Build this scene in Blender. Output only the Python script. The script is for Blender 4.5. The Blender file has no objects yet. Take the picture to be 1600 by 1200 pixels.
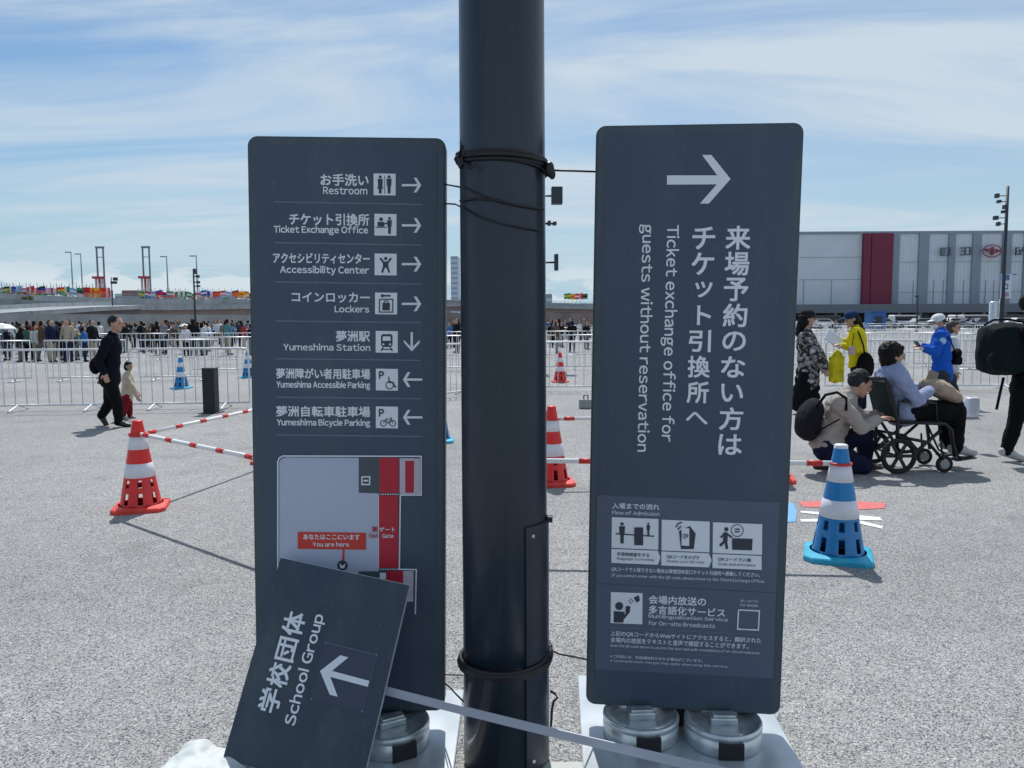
import bpy, bmesh, math, random
from mathutils import Vector, Matrix, noise
R = math.radians
SC = bpy.context.scene
COL = SC.collection
rnd = random.Random(7)

# ------------------------------------------------------------------ camera, sky, sun, exposure
PITCH = math.atan(100/1200); ROLL = R(0.3); CAM = Vector((0, 0, 1.5)); F_PX = 1200.0
AF = Vector((0, math.cos(PITCH), -math.sin(PITCH)))
_r0 = Vector((1, 0, 0)); _u0 = _r0.cross(AF)
AR = _r0*math.cos(ROLL) - _u0*math.sin(ROLL)
AU = _u0*math.cos(ROLL) + _r0*math.sin(ROLL)
cd = bpy.data.cameras.new('camera'); cam = bpy.data.objects.new('camera', cd); COL.objects.link(cam)
cd.sensor_width = 36; cd.lens = 27; cd.clip_start = 0.05; cd.clip_end = 9000
M = Matrix((AR, AU, -AF)).transposed().to_4x4(); M.translation = CAM
cam.matrix_world = M
SC.camera = cam

SUN_AZ_X, SUN_EL = -0.05, R(57.5)          # the sun stands ahead of the camera, a touch to the left
world = bpy.data.worlds.new('World'); SC.world = world; world.use_nodes = True
wn = world.node_tree.nodes; wl = world.node_tree.links; wn.clear()
def W(t, **k):
    n = wn.new(t)
    for a, v in k.items(): setattr(n, a, v)
    return n
def wmath(op, a, b=None, clamp=False):
    n = W('ShaderNodeMath', operation=op, use_clamp=clamp)
    for i, v in enumerate((a, b)):
        if v is None: continue
        if isinstance(v, (int, float)): n.inputs[i].default_value = v
        else: wl.new(v, n.inputs[i])
    return n.outputs[0]
def wramp(fac, lo, hi):
    n = W('ShaderNodeMapRange', interpolation_type='SMOOTHSTEP')
    wl.new(fac, n.inputs[0]); n.inputs[1].default_value = lo; n.inputs[2].default_value = hi
    return n.outputs[0]
sky = W('ShaderNodeTexSky', sky_type='NISHITA', sun_disc=False, sun_elevation=SUN_EL,
        sun_rotation=math.atan2(SUN_AZ_X, 1), air_density=1.15, dust_density=0.7, ozone_density=2.6)
tc = W('ShaderNodeTexCoord'); sp = W('ShaderNodeSeparateXYZ'); wl.new(tc.outputs['Generated'], sp.inputs[0])
zc = wmath('MAXIMUM', sp.outputs[2], 0.0)
den = wmath('ADD', zc, 0.09)
px_ = wmath('DIVIDE', sp.outputs[0], den); py_ = wmath('DIVIDE', sp.outputs[1], den)
cmb = W('ShaderNodeCombineXYZ'); wl.new(px_, cmb.inputs[0]); wl.new(py_, cmb.inputs[1])
mp = W('ShaderNodeMapping'); wl.new(cmb.outputs[0], mp.inputs[0])
mp.inputs['Rotation'].default_value = (0, 0, R(27)); mp.inputs['Scale'].default_value = (0.40, 1.25, 1)
mp.inputs['Location'].default_value = (1.3, 2.2, 0)
n1 = W('ShaderNodeTexNoise'); wl.new(mp.outputs[0], n1.inputs['Vector'])
n1.inputs['Scale'].default_value = 0.85; n1.inputs['Detail'].default_value = 10; n1.inputs['Roughness'].default_value = 0.60; n1.inputs['Distortion'].default_value = 1.1
n2 = W('ShaderNodeTexNoise'); wl.new(cmb.outputs[0], n2.inputs['Vector'])
n2.inputs['Scale'].default_value = 0.3; n2.inputs['Detail'].default_value = 3
cir = wmath('MULTIPLY', wramp(n1.outputs[0], 0.34, 0.70), wramp(n2.outputs[0], 0.18, 0.48))
side = wramp(sp.outputs[0], -0.75, 0.55)                       # the veil is thicker to the right
veil = wmath('ADD', wmath('MULTIPLY', cir, 0.92), wmath('MULTIPLY', side, 0.30))
veil = wmath('MULTIPLY', veil, wramp(zc, 0.0, 0.10), True)
# small cumulus low over the horizon
az = wmath('ARCTAN2', sp.outputs[0], sp.outputs[1])
c2 = W('ShaderNodeCombineXYZ'); wl.new(wmath('MULTIPLY', az, 15), c2.inputs[0]); wl.new(wmath('MULTIPLY', zc, 38), c2.inputs[1])
n3 = W('ShaderNodeTexNoise'); wl.new(c2.outputs[0], n3.inputs['Vector']); n3.inputs['Scale'].default_value = 1.0; n3.inputs['Detail'].default_value = 7; n3.inputs['Roughness'].default_value = 0.5
band = wmath('MULTIPLY', wramp(zc, 0.012, 0.03), wmath('SUBTRACT', 1.0, wramp(zc, 0.045, 0.085)))
cum = wmath('MULTIPLY', wramp(wmath('ADD', n3.outputs[0], wmath('MULTIPLY', band, 0.10)), 0.525, 0.60), band)
low = wmath('SUBTRACT', 1.0, wramp(zc, 0.0, 0.30))           # moist pale blue air towards the horizon
tint = W('ShaderNodeMixRGB', blend_type='MULTIPLY'); tint.inputs[0].default_value = 1; wl.new(sky.outputs[0], tint.inputs[1]); tint.inputs[2].default_value = (.80, 1.02, 1.16, 1)
mixl = W('ShaderNodeMixRGB'); wl.new(wmath('POWER', low, 1.6), mixl.inputs[0]); wl.new(tint.outputs[0], mixl.inputs[1]); mixl.inputs[2].default_value = (5.0, 7.1, 8.4, 1)
mixv = W('ShaderNodeMixRGB'); wl.new(veil, mixv.inputs[0]); wl.new(mixl.outputs[0], mixv.inputs[1]); mixv.inputs[2].default_value = (6.9, 8.1, 9.2, 1)
mixc = W('ShaderNodeMixRGB'); wl.new(wmath('MULTIPLY', cum, 0.9), mixc.inputs[0]); wl.new(mixv.outputs[0], mixc.inputs[1]); mixc.inputs[2].default_value = (8.0, 8.9, 9.6, 1)
bg = W('ShaderNodeBackground'); wl.new(mixc.outputs[0], bg.inputs[0]); bg.inputs[1].default_value = 0.082
wo = W('ShaderNodeOutputWorld'); wl.new(bg.outputs[0], wo.inputs[0])

sl = bpy.data.lights.new('sun', 'SUN'); sun = bpy.data.objects.new('sun', sl); COL.objects.link(sun)
sl.energy = 4.0; sl.angle = R(0.53); sl.color = (1.0, 0.975, 0.93)
sdir = Vector((SUN_AZ_X, 1, 0)).normalized()*math.cos(SUN_EL) + Vector((0, 0, math.sin(SUN_EL)))
sun.rotation_euler = sdir.to_track_quat('Z', 'Y').to_euler(); sun.location = sdir*50
SC.view_settings.view_transform = 'Standard'; SC.view_settings.look = 'None'
SC.view_settings.exposure = 0.06; SC.view_settings.gamma = 1; SC.view_settings.use_curve_mapping = False

# ------------------------------------------------------------------ helpers
def ray(px, py): return AF + AR*((px-800)/F_PX) - AU*((py-600)/F_PX)
def G(px, py, z=0.0):
    d = ray(px, py); t = (z-CAM.z)/d.z; return CAM + d*t
def P(px, py, Y):
    d = ray(px, py); return CAM + d*(Y/d.y)

MATS = {}
def mat(name, col, rough=0.6, metal=0.0, var=0.0, vscale=8.0, bump=0.0, bscale=60.0, spec=0.5, coat=0.0, trans=0.0, dust=0.0, dustc=(.36, .35, .33)):
    if name in MATS: return MATS[name]
    m = bpy.data.materials.new(name); m.use_nodes = True; nt = m.node_tree; b = nt.nodes['Principled BSDF']
    b.inputs['Base Color'].default_value = (*col, 1); b.inputs['Roughness'].default_value = rough
    b.inputs['Metallic'].default_value = metal; b.inputs['Specular IOR Level'].default_value = spec
    b.inputs['Coat Weight'].default_value = coat
    b.inputs['Transmission Weight'].default_value = trans
    m.diffuse_color = (*col, 1)
    tcn = nt.nodes.new('ShaderNodeTexCoord')
    if var:
        n = nt.nodes.new('ShaderNodeTexNoise'); n.inputs['Scale'].default_value = vscale; n.inputs['Detail'].default_value = 6
        nt.links.new(tcn.outputs['Object'], n.inputs['Vector'])
        r = nt.nodes.new('ShaderNodeValToRGB'); r.color_ramp.elements[0].position = 0.3; r.color_ramp.elements[1].position = 0.7
        r.color_ramp.elements[0].color = (*[max(0, c*(1-var)) for c in col], 1)
        r.color_ramp.elements[1].color = (*[min(1, c*(1+var)) for c in col], 1)
        nt.links.new(n.outputs[0], r.inputs[0]); nt.links.new(r.outputs[0], b.inputs['Base Color'])
        mr = nt.nodes.new('ShaderNodeMapRange'); mr.inputs[3].default_value = max(0.05, rough-0.08); mr.inputs[4].default_value = min(1, rough+0.1)
        nt.links.new(n.outputs[0], mr.inputs[0]); nt.links.new(mr.outputs[0], b.inputs['Roughness'])
    if dust:
        def nz(sc, det, st, lo, hi):
            mp_ = nt.nodes.new('ShaderNodeMapping'); mp_.inputs['Scale'].default_value = st; nt.links.new(tcn.outputs['Object'], mp_.inputs[0])
            n = nt.nodes.new('ShaderNodeTexNoise'); n.inputs['Scale'].default_value = sc; n.inputs['Detail'].default_value = det; n.inputs['Roughness'].default_value = .65
            nt.links.new(mp_.outputs[0], n.inputs['Vector']); r = nt.nodes.new('ShaderNodeMapRange'); r.inputs[1].default_value = lo; r.inputs[2].default_value = hi
            nt.links.new(n.outputs[0], r.inputs[0]); return r.outputs[0]
        a = nz(5, 8, (1, 1, .35), .48, .72); c = nz(70, 3, (1, 1, .25), .60, .74)
        ad = nt.nodes.new('ShaderNodeMath'); ad.operation = 'ADD'; nt.links.new(a, ad.inputs[0]); nt.links.new(c, ad.inputs[1])
        ml = nt.nodes.new('ShaderNodeMath'); ml.operation = 'MULTIPLY'; ml.inputs[1].default_value = dust; ml.use_clamp = True; nt.links.new(ad.outputs[0], ml.inputs[0])
        mxd = nt.nodes.new('ShaderNodeMixRGB'); nt.links.new(ml.outputs[0], mxd.inputs[0]); src = b.inputs['Base Color'].links
        if src: nt.links.new(src[0].from_socket, mxd.inputs[1])
        else: mxd.inputs[1].default_value = (*col, 1)
        mxd.inputs[2].default_value = (*dustc, 1); nt.links.new(mxd.outputs[0], b.inputs['Base Color'])
    if bump:
        n = nt.nodes.new('ShaderNodeTexNoise'); n.inputs['Scale'].default_value = bscale; n.inputs['Detail'].default_value = 4
        nt.links.new(tcn.outputs['Object'], n.inputs['Vector'])
        bp = nt.nodes.new('ShaderNodeBump'); bp.inputs['Strength'].default_value = bump; bp.inputs['Distance'].default_value = 0.01
        nt.links.new(n.outputs[0], bp.inputs['Height']); nt.links.new(bp.outputs[0], b.inputs['Normal'])
    MATS[name] = m
    return m

def tag(o, label=None, cat=None, group=None, kind=None):
    if label: o['label'] = label
    if cat: o['category'] = cat
    if group: o['group'] = group
    if kind: o['kind'] = kind
    return o
def empty(name, loc=(0, 0, 0), label=None, cat=None, group=None, rot=(0, 0, 0)):
    o = bpy.data.objects.new(name, None); COL.objects.link(o); o.location = loc; o.rotation_euler = rot; o.empty_display_size = 0.1
    return tag(o, label, cat, group)
def link_mesh(name, me, m=None, parent=None, smooth=False):
    o = bpy.data.objects.new(name, me); COL.objects.link(o)
    if m is not None:
        for mm in (m if isinstance(m, (list, tuple)) else [m]): me.materials.append(mm)
    if smooth: me.polygons.foreach_set('use_smooth', [True]*len(me.polygons))
    if parent is not None: o.parent = parent
    return o
def child_world(o, parent):
    """geometry of o is in world coordinates: keep it there under a moved parent"""
    o.parent = parent
    o.matrix_parent_inverse = parent.matrix_basis.inverted()
    return o

class B:
    """collects primitives into one bmesh"""
    def __init__(s): s.bm = bmesh.new()
    def _mi(s, faces, mi):
        for f in faces: f.material_index = mi
    def box(s, c, d, mi=0, rot=None, bev=0.0):
        r = bmesh.ops.create_cube(s.bm, size=1); vs = r['verts']
        bmesh.ops.scale(s.bm, vec=Vector(d), verts=vs)
        if bev:
            es = list({e for v in vs for e in v.link_edges})
            r2 = bmesh.ops.bevel(s.bm, geom=es, offset=bev, segments=2, affect='EDGES', profile=0.6)
            vs = list({v for f in r2['faces'] for v in f.verts} | {v for v in vs if v.is_valid})
        if rot is not None: bmesh.ops.rotate(s.bm, verts=vs, cent=(0, 0, 0), matrix=rot)
        bmesh.ops.translate(s.bm, vec=Vector(c), verts=vs)
        s._mi({f for v in vs for f in v.link_faces}, mi)
        return s
    def tube(s, a, b, r0, r1=None, n=10, mi=0, cap=True):
        a = Vector(a); b = Vector(b); r1 = r0 if r1 is None else r1; d = b-a
        r = bmesh.ops.create_cone(s.bm, cap_ends=cap, segments=n, radius1=r0, radius2=r1, depth=d.length); vs = r['verts']
        bmesh.ops.rotate(s.bm, verts=vs, cent=(0, 0, 0), matrix=d.to_track_quat('Z', 'Y').to_matrix())
        bmesh.ops.translate(s.bm, vec=(a+b)/2, verts=vs)
        fs = {f for v in vs for f in v.link_faces}; s._mi(fs, mi)
        for f in fs: f.smooth = len(f.verts) == 4
        return s
    def path(s, pts, r, n=8, mi=0, closed=False):
        pts = [Vector(p) for p in pts]; N = len(pts); rings = []; nrm = None
        for i, p in enumerate(pts):
            if closed: t = pts[(i+1) % N]-pts[i-1]
            else: t = pts[min(i+1, N-1)]-pts[max(i-1, 0)]
            t.normalize()
            if nrm is None:
                nrm = t.orthogonal().normalized()
                if closed and abs(t.z) < 0.9: nrm = Vector((0, 0, 1)).cross(t).normalized()
            nrm = (nrm - t*nrm.dot(t)).normalized(); bn = t.cross(nrm)
            rings.append([s.bm.verts.new(p + (nrm*math.cos(2*math.pi*k/n) + bn*math.sin(2*math.pi*k/n))*r) for k in range(n)])
        for i in range(N if closed else N-1):
            q = rings[(i+1) % N]
            for k in range(n):
                f = s.bm.faces.new((rings[i][k], rings[i][(k+1) % n], q[(k+1) % n], q[k])); f.smooth = True; f.material_index = mi
        if not closed:
            s.bm.faces.new(rings[0][::-1]).material_index = mi; s.bm.faces.new(rings[-1]).material_index = mi
        return s
    def lathe(s, prof, n=32, c=(0, 0, 0), mi=0, skip=None, cap=False):
        c = Vector(c); rings = []
        for (r, z) in prof: rings.append([s.bm.verts.new(c + Vector((r*math.cos(2*math.pi*k/n), r*math.sin(2*math.pi*k/n), z))) for k in range(n)])
        for i in range(len(prof)-1):
            for k in range(n):
                if skip and skip(i, k): continue
                f = s.bm.faces.new((rings[i][k], rings[i][(k+1) % n], rings[i+1][(k+1) % n], rings[i+1][k])); f.smooth = True; f.material_index = mi
        if cap: s.bm.faces.new(rings[0][::-1]).material_index = mi; s.bm.faces.new(rings[-1]).material_index = mi
        return s
    def ell(s, c, rad, mi=0, rot=None, n=14):
        m = max(6, n*2//3); c = Vector(c); rad = Vector(rad); nv = s.bm.verts.new; nf = s.bm.faces.new
        def pt(x, y, z):
            v = Vector((x*rad.x, y*rad.y, z*rad.z)); return nv((rot @ v if rot is not None else v)+c)
        top_, bot = pt(0, 0, 1), pt(0, 0, -1); rg = []
        for j in range(1, m):
            t = math.pi*j/m; rg.append([pt(math.sin(t)*math.cos(2*math.pi*k/n), math.sin(t)*math.sin(2*math.pi*k/n), math.cos(t)) for k in range(n)])
        fs = []
        for k in range(n):
            k2 = (k+1) % n; fs.append(nf((top_, rg[0][k], rg[0][k2]))); fs.append(nf((bot, rg[-1][k2], rg[-1][k])))
            for j in range(m-2): fs.append(nf((rg[j][k], rg[j+1][k], rg[j+1][k2], rg[j][k2])))
        for f in fs: f.material_index = mi; f.smooth = True
        return s
    def prism(s, pts, y0, y1, mi=0, axes=None):
        """outline pts (u,w) extruded from y0 to y1 along the third axis"""
        ax = axes or (lambda u, w, y: (u, y, w))
        a = [s.bm.verts.new(ax(u, w, y0)) for u, w in pts]; b = [s.bm.verts.new(ax(u, w, y1)) for u, w in pts]; n = len(pts)
        s.bm.faces.new(a).material_index = mi; s.bm.faces.new(b[::-1]).material_index = mi
        for i in range(n): s.bm.faces.new((a[i], b[i], b[(i+1) % n], a[(i+1) % n])).material_index = mi
        return s
    def mesh(s, name):
        bmesh.ops.recalc_face_normals(s.bm, faces=s.bm.faces[:])
        me = bpy.data.meshes.new(name); s.bm.to_mesh(me); s.bm.free(); return me
    def obj(s, name, m, parent=None): return link_mesh(name, s.mesh(name), m, parent)

def copy_tree(o, parent=None):
    c = o.copy(); COL.objects.link(c)
    if parent is not None: c.parent = parent; c.matrix_parent_inverse = o.matrix_parent_inverse.copy()
    for ch in list(o.children): copy_tree(ch, c)
    return c

# soft union of blobs through a voxel remesh
def cap_blob(b, a, c, r0, r1):
    a = Vector(a); c = Vector(c); b.tube(a, c, r0, r1, n=16); b.ell(a, (r0,)*3, n=12); b.ell(c, (r1,)*3, n=12)
TMP = bpy.data.scenes.new('scratch')      # holds one object at a time while its modifiers are applied; removed at the end
def baked(o):
    TMP.collection.objects.link(o)
    with bpy.context.temp_override(scene=TMP, view_layer=TMP.view_layers[0]):
        dg = bpy.context.evaluated_depsgraph_get(); dg.update()
        return bpy.data.meshes.new_from_object(o.evaluated_get(dg))
def soft(name, b, voxel, m, parent, sm=4, wrinkle=0.0, wscale=14.0, stretch=(1, 1, 0.5)):
    me = b.mesh(name); o = bpy.data.objects.new(name, me)
    md = o.modifiers.new('r', 'REMESH'); md.mode = 'VOXEL'; md.voxel_size = voxel; md.use_smooth_shade = True
    if sm:
        s2 = o.modifiers.new('s', 'SMOOTH'); s2.factor = 0.5; s2.iterations = sm
    me2 = baked(o); bpy.data.objects.remove(o); bpy.data.meshes.remove(me)
    me2.name = name
    if wrinkle:
        st = Vector(stretch)*wscale
        n_ = len(me2.vertices); co = [0.0]*(3*n_); no = [0.0]*(3*n_)
        me2.vertices.foreach_get('co', co); me2.vertex_normals.foreach_get('vector', no)
        for i in range(0, 3*n_, 3):
            q = Vector((co[i]*st.x, co[i+1]*st.y, co[i+2]*st.z))
            w = (noise.noise(q)*0.7 + noise.noise(q*2.3+Vector((5, 1, 7)))*0.45)*wrinkle
            co[i] += no[i]*w; co[i+1] += no[i+1]*w; co[i+2] += no[i+2]*w
        me2.vertices.foreach_set('co', co); me2.update()
    me2.materials.clear()
    o = link_mesh(name, me2, m, None, True)
    if parent is not None: child_world(o, parent)
    return o

# ------------------------------------------------------------------ ground
gm = bpy.data.materials.new('exposed aggregate paving'); gm.use_nodes = True; nt = gm.node_tree; bs = nt.nodes['Principled BSDF']
tcn = nt.nodes.new('ShaderNodeTexCoord')
def N(t, **k):
    n = nt.nodes.new(t)
    for a, v in k.items(): setattr(n, a, v)
    return n
def tex(kind, scale, detail=3, **k):
    n = N(kind, **k); n.inputs['Scale'].default_value = scale
    if 'Detail' in n.inputs and kind.endswith('Noise'): n.inputs['Detail'].default_value = detail
    nt.links.new(tcn.outputs['Object'], n.inputs['Vector']); return n
chip = tex('ShaderNodeTexVoronoi', 185); chip.feature = 'F1'
cr = N('ShaderNodeValToRGB'); sepc = N('ShaderNodeSeparateColor'); nt.links.new(chip.outputs['Color'], sepc.inputs[0]); nt.links.new(sepc.outputs[0], cr.inputs[0])
els = cr.color_ramp.elements; els[0].position = 0.0; els[0].color = (.06, .06, .07, 1); els[1].position = 1.0; els[1].color = (.60, .59, .57, 1)
for p_, c_ in ((.14, (.12, .12, .13, 1)), (.32, (.25, .25, .25, 1)), (.62, (.335, .33, .325, 1)), (.90, (.42, .415, .405, 1))):
    e = els.new(p_); e.color = c_
big = tex('ShaderNodeTexNoise', 0.35, 5); med = tex('ShaderNodeTexNoise', 5.0, 6)
mb = N('ShaderNodeMapRange'); nt.links.new(big.outputs[0], mb.inputs[0]); mb.inputs[1].default_value = .3; mb.inputs[2].default_value = .7; mb.inputs[3].default_value = .84; mb.inputs[4].default_value = 1.10
mm_ = N('ShaderNodeMapRange'); nt.links.new(med.outputs[0], mm_.inputs[0]); mm_.inputs[1].default_value = .3; mm_.inputs[2].default_value = .7; mm_.inputs[3].default_value = .92; mm_.inputs[4].default_value = 1.06
mu0 = N('ShaderNodeMath', operation='MULTIPLY'); nt.links.new(mb.outputs[0], mu0.inputs[0]); nt.links.new(mm_.outputs[0], mu0.inputs[1])
stn = tex('ShaderNodeTexNoise', 1.7, 8); ms = N('ShaderNodeMapRange'); nt.links.new(stn.outputs[0], ms.inputs[0]); ms.inputs[1].default_value = .58; ms.inputs[2].default_value = .70; ms.inputs[3].default_value = 1.0; ms.inputs[4].default_value = .86
mu = N('ShaderNodeMath', operation='MULTIPLY'); nt.links.new(mu0.outputs[0], mu.inputs[0]); nt.links.new(ms.outputs[0], mu.inputs[1])
mx = N('ShaderNodeVectorMath', operation='SCALE'); nt.links.new(cr.outputs[0], mx.inputs[0]); nt.links.new(mu.outputs[0], mx.inputs['Scale'])
nt.links.new(mx.outputs[0], bs.inputs['Base Color']); bs.inputs['Roughness'].default_value = .85; bs.inputs['Specular IOR Level'].default_value = .25
bp = N('ShaderNodeBump'); bp.inputs['Strength'].default_value = .55; bp.inputs['Distance'].default_value = .004
nt.links.new(chip.outputs['Distance'], bp.inputs['Height']); bp.invert = True; nt.links.new(bp.outputs[0], bs.inputs['Normal'])
me = bpy.data.meshes.new('ground'); me.from_pydata([(-4000, -300, 0), (4000, -300, 0), (4000, 6000, 0), (-4000, 6000, 0)], [], [(0, 1, 2, 3)])
tag(link_mesh('ground', me, gm), kind='structure')

# ------------------------------------------------------------------ materials
white_m = mat('white print', (.80, .83, .88), .5)
frame_m = mat('sign frame paint', (.050, .078, .104), .42, var=.06, vscale=3, dust=.10)
face_m = mat('sign face vinyl', (.048, .074, .118), .46, var=.07, vscale=2, dust=.07)
panel_m = mat('sign notice sheet', (.092, .118, .178), .45, var=.04)
line_m = mat('divider print', (.17, .20, .27), .5)
dark_m = mat('dark print', (.035, .045, .07), .5)
mapgrey_m = mat('map field print', (.46, .51, .64), .45, var=.05, vscale=3)
mapdark_m = mat('map block print', (.07, .09, .11), .5)
red_m = mat('map red print', (.50, .012, .035), .45)
orange_m = mat('map label print', (.62, .045, .03), .45)
hatch_m = mat('map hatch print', (.60, .60, .68), .5)
galv_m = mat('galvanised steel', (.62, .67, .69), .30, 0.7, dust=.25, dustc=(.5, .52, .52), var=.25, vscale=14, bump=.15, bscale=40)
steel_plate_m = mat('pale steel plate', (.50, .54, .57), .30, .35, var=.12, vscale=4, dust=.3)
black_m = mat('black plastic', (.012, .012, .014), .5, var=.2)
pole_m = mat('dark pole paint', (.009, .021, .038), .40, var=.1, vscale=3, coat=.15, dust=.03)
rail_m = mat('barrier zinc', (.68, .70, .72), .42, .35, var=.12, vscale=8)

# ------------------------------------------------------------------ signs
class Flat:
    """flat print on a plane: vertices given in photo pixels, landed on the plane"""
    def __init__(s, sign): s.sg = sign; s.bm = bmesh.new()
    def poly(s, pts, h=1):
        vs = [s.bm.verts.new(s.sg.at(x, y, h)) for x, y in pts]; s.bm.faces.new(vs); return s
    def rect(s, x0, y0, x1, y1, h=1):
        sx = s.sg.slope*(x1-x0)
        return s.poly([(x0, y0), (x1, y0+sx), (x1, y1+sx), (x0, y1)], h)
    def circ(s, x, y, r, h=1, n=20, ry=None):
        ry = ry or r
        return s.poly([(x+r*math.cos(2*math.pi*k/n), y+ry*math.sin(2*math.pi*k/n)) for k in range(n)], h)
    def line(s, pts, w, h=1):
        for i in range(len(pts)-1):
            a = Vector(pts[i]); b = Vector(pts[i+1]); d = (b-a).normalized(); n_ = Vector((-d.y, d.x))*w/2
            e0 = d*(w/2 if i > 0 else 0); e1 = d*(w/2 if i < len(pts)-2 else 0)
            s.poly([a-e0+n_, b+e1+n_, b+e1-n_, a-e0-n_], h+0.03*i)
        return s
    def ring(s, x, y, r, w, h=1, n=20):
        for k in range(n):
            a = 2*math.pi*k/n; b = 2*math.pi*(k+1)/n
            s.poly([(x+r*math.cos(a), y+r*math.sin(a)), (x+r*math.cos(b), y+r*math.sin(b)), (x+(r-w)*math.cos(b), y+(r-w)*math.sin(b)), (x+(r-w)*math.cos(a), y+(r-w)*math.sin(a))], h)
        return s
    def done(s, name, m, label=None):
        for f in s.bm.faces:
            f.normal_update()
            if f.normal.dot(s.sg.n) < 0: f.normal_flip()
        me = bpy.data.meshes.new(name); s.bm.to_mesh(me); s.bm.free()
        o = link_mesh(name, me, m); child_world(o, s.sg.root)
        if label: o['label'] = label
        return o

GC = {}
def glyph_geo(ch):
    if ch == 'ｌ':
        d = glyph_geo('ｄ')[0]; h = max(p[1] for p in d); b_ = min(p[1] for p in glyph_geo('ｎ')[0]); return [(0, b_), (.088, b_), (.088, h), (0, h)], [(0, 1, 2, 3)]
    if ch not in GC:
        me = glyph_mesh(ch); GC[ch] = ([(v.co.x, v.co.y) for v in me.vertices], [tuple(p.vertices) for p in me.polygons]); bpy.data.meshes.remove(me)
    return GC[ch]
def text_geo(txt):
    if all(31 < ord(c) < 127 for c in txt):
        # latin lines are set from the full-width sans forms, spaced by their own ink width
        co, fs, x = [], [], 0.0
        for c in txt:
            if c == ' ': x += .27; continue
            v, f = glyph_geo(chr(ord(c)+0xFEE0)); x0 = min(p[0] for p in v); x1 = max(p[0] for p in v); o = len(co)
            co += [(p[0]-x0+x, p[1]) for p in v]; fs += [tuple(i+o for i in t) for t in f]; x += x1-x0+(.105 if c not in 'rftTyvwxkL' else .07)
        return co, fs
    me = glyph_mesh(txt); r = ([(v.co.x, v.co.y) for v in me.vertices], [tuple(p.vertices) for p in me.polygons]); bpy.data.meshes.remove(me); return r
def glyph_mesh(txt):
    cu = bpy.data.curves.new('t', 'FONT'); cu.body = txt; cu.resolution_u = 3
    o = bpy.data.objects.new('t', cu)
    me = baked(o); bpy.data.objects.remove(o); bpy.data.curves.remove(cu); return me

class Sign:
    def __init__(s, c, yaw, pitch, roll, w, h, name, label, thick, group=None, cat='sign'):
        s.M = (Matrix.Rotation(yaw, 3, 'Z') @ Matrix.Rotation(pitch, 3, 'X') @ Matrix.Rotation(roll, 3, 'Y'))
        s.ux = s.M.col[0].copy(); s.n = -s.M.col[1].copy(); s.uz = s.M.col[2].copy(); s.c = Vector(c); s.w = w; s.h = h; s.t = thick
        s.root = empty(name, s.c - s.uz*h/2, label, cat, group); s.slope = 0.0
    def at(s, px, py, layer=0):
        o = s.c + s.n*(0.0008*layer); d = ray(px, py); t = (o-CAM).dot(s.n)/d.dot(s.n); return CAM + d*t
    def loc(s, u, w, y=0.0): return s.c + s.ux*u + s.uz*w - s.n*y
    def slab(s, name, m, w, h, r, y0, y1, bev=0.0, seg=8, cx=0, cz=0):
        pts = []
        for (sx, sz, a0) in ((1, 1, 0), (-1, 1, 90), (-1, -1, 180), (1, -1, 270)):
            for k in range(seg+1):
                a = R(a0 + 90*k/seg); pts.append((cx+sx*(w/2-r)+r*math.cos(a), cz+sz*(h/2-r)+r*math.sin(a)))
        b = B(); b.prism(pts, y0, y1, axes=lambda u, w_, y: s.loc(u, w_, y))
        if bev:
            bmesh.ops.recalc_face_normals(b.bm, faces=b.bm.faces[:])
            bmesh.ops.bevel(b.bm, geom=[e for e in b.bm.edges if all(len(f.verts) > 4 or True for f in e.link_faces) and any(len(f.verts) > 8 for f in e.link_faces)], offset=bev, segments=2, affect='EDGES')
        o = b.obj(name, m); return child_world(o, s.root)
    def text(s, txt, x, y, wpx, hpx, anchor='C', m=None, layer=2, rot=0, bold=.018, name='lettering'):
        """ink box wpx by hpx in photo pixels, centred (C) / starting (L) / ending (R) at (x,y); rot in the sign's plane"""
        co, pf = text_geo(txt); xs = [c[0] for c in co]; ys = [c[1] for c in co]
        x0, x1, y0, y1 = min(xs), max(xs), min(ys), max(ys)
        p = s.at(x, y, layer); sc = (p-CAM).dot(AF)/F_PX; wm = wpx*sc; hm = hpx*sc
        U = s.ux*math.cos(rot) + s.uz*math.sin(rot); V = s.uz*math.cos(rot) - s.ux*math.sin(rot)
        off = {'C': -.5, 'L': 0, 'R': -1}[anchor]
        dl = bold*hm; vs, fs = [], []
        for i_, (du, dw) in enumerate(((0, 0), (-1, -1), (1, -1), (1, 1), (-1, 1))):
            o_ = len(vs)
            for c in co:
                u = ((c[0]-x0)/(x1-x0)+off)*(wm-2*dl) - off*2*dl*0 + (dl if anchor == 'L' else (-dl if anchor == 'R' else 0)) + du*dl
                w = ((c[1]-y0)/(y1-y0)-.5)*(hm-2*dl) + dw*dl
                vs.append(p + U*u + V*w + s.n*(.00008*i_))
            fs += [tuple(q_+o_ for q_ in t_) for t_ in pf]
        me = bpy.data.meshes.new(name); me.from_pydata(vs, [], fs)
        o = link_mesh(name, me, m or white_m); child_world(o, s.root); return o

def arrow(fl, x0, x1, y, hh, w, up=1, slope=0.0):
    """horizontal arrow from x0 to x1 (tip)"""
    d = 1 if x1 > x0 else -1
    fl.line([(x0, y), (x1-d*w*.6, y+slope*(x1-x0))], w, 1)
    yy = y+slope*(x1-x0)
    k = w*1.30
    fl.poly([(x1-d*hh, yy-hh), (x1-d*hh+d*k, yy-hh), (x1+d*w*.1, yy), (x1-d*hh+d*k, yy+hh), (x1-d*hh, yy+hh), (x1-d*k, yy)], 1.4)

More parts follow.
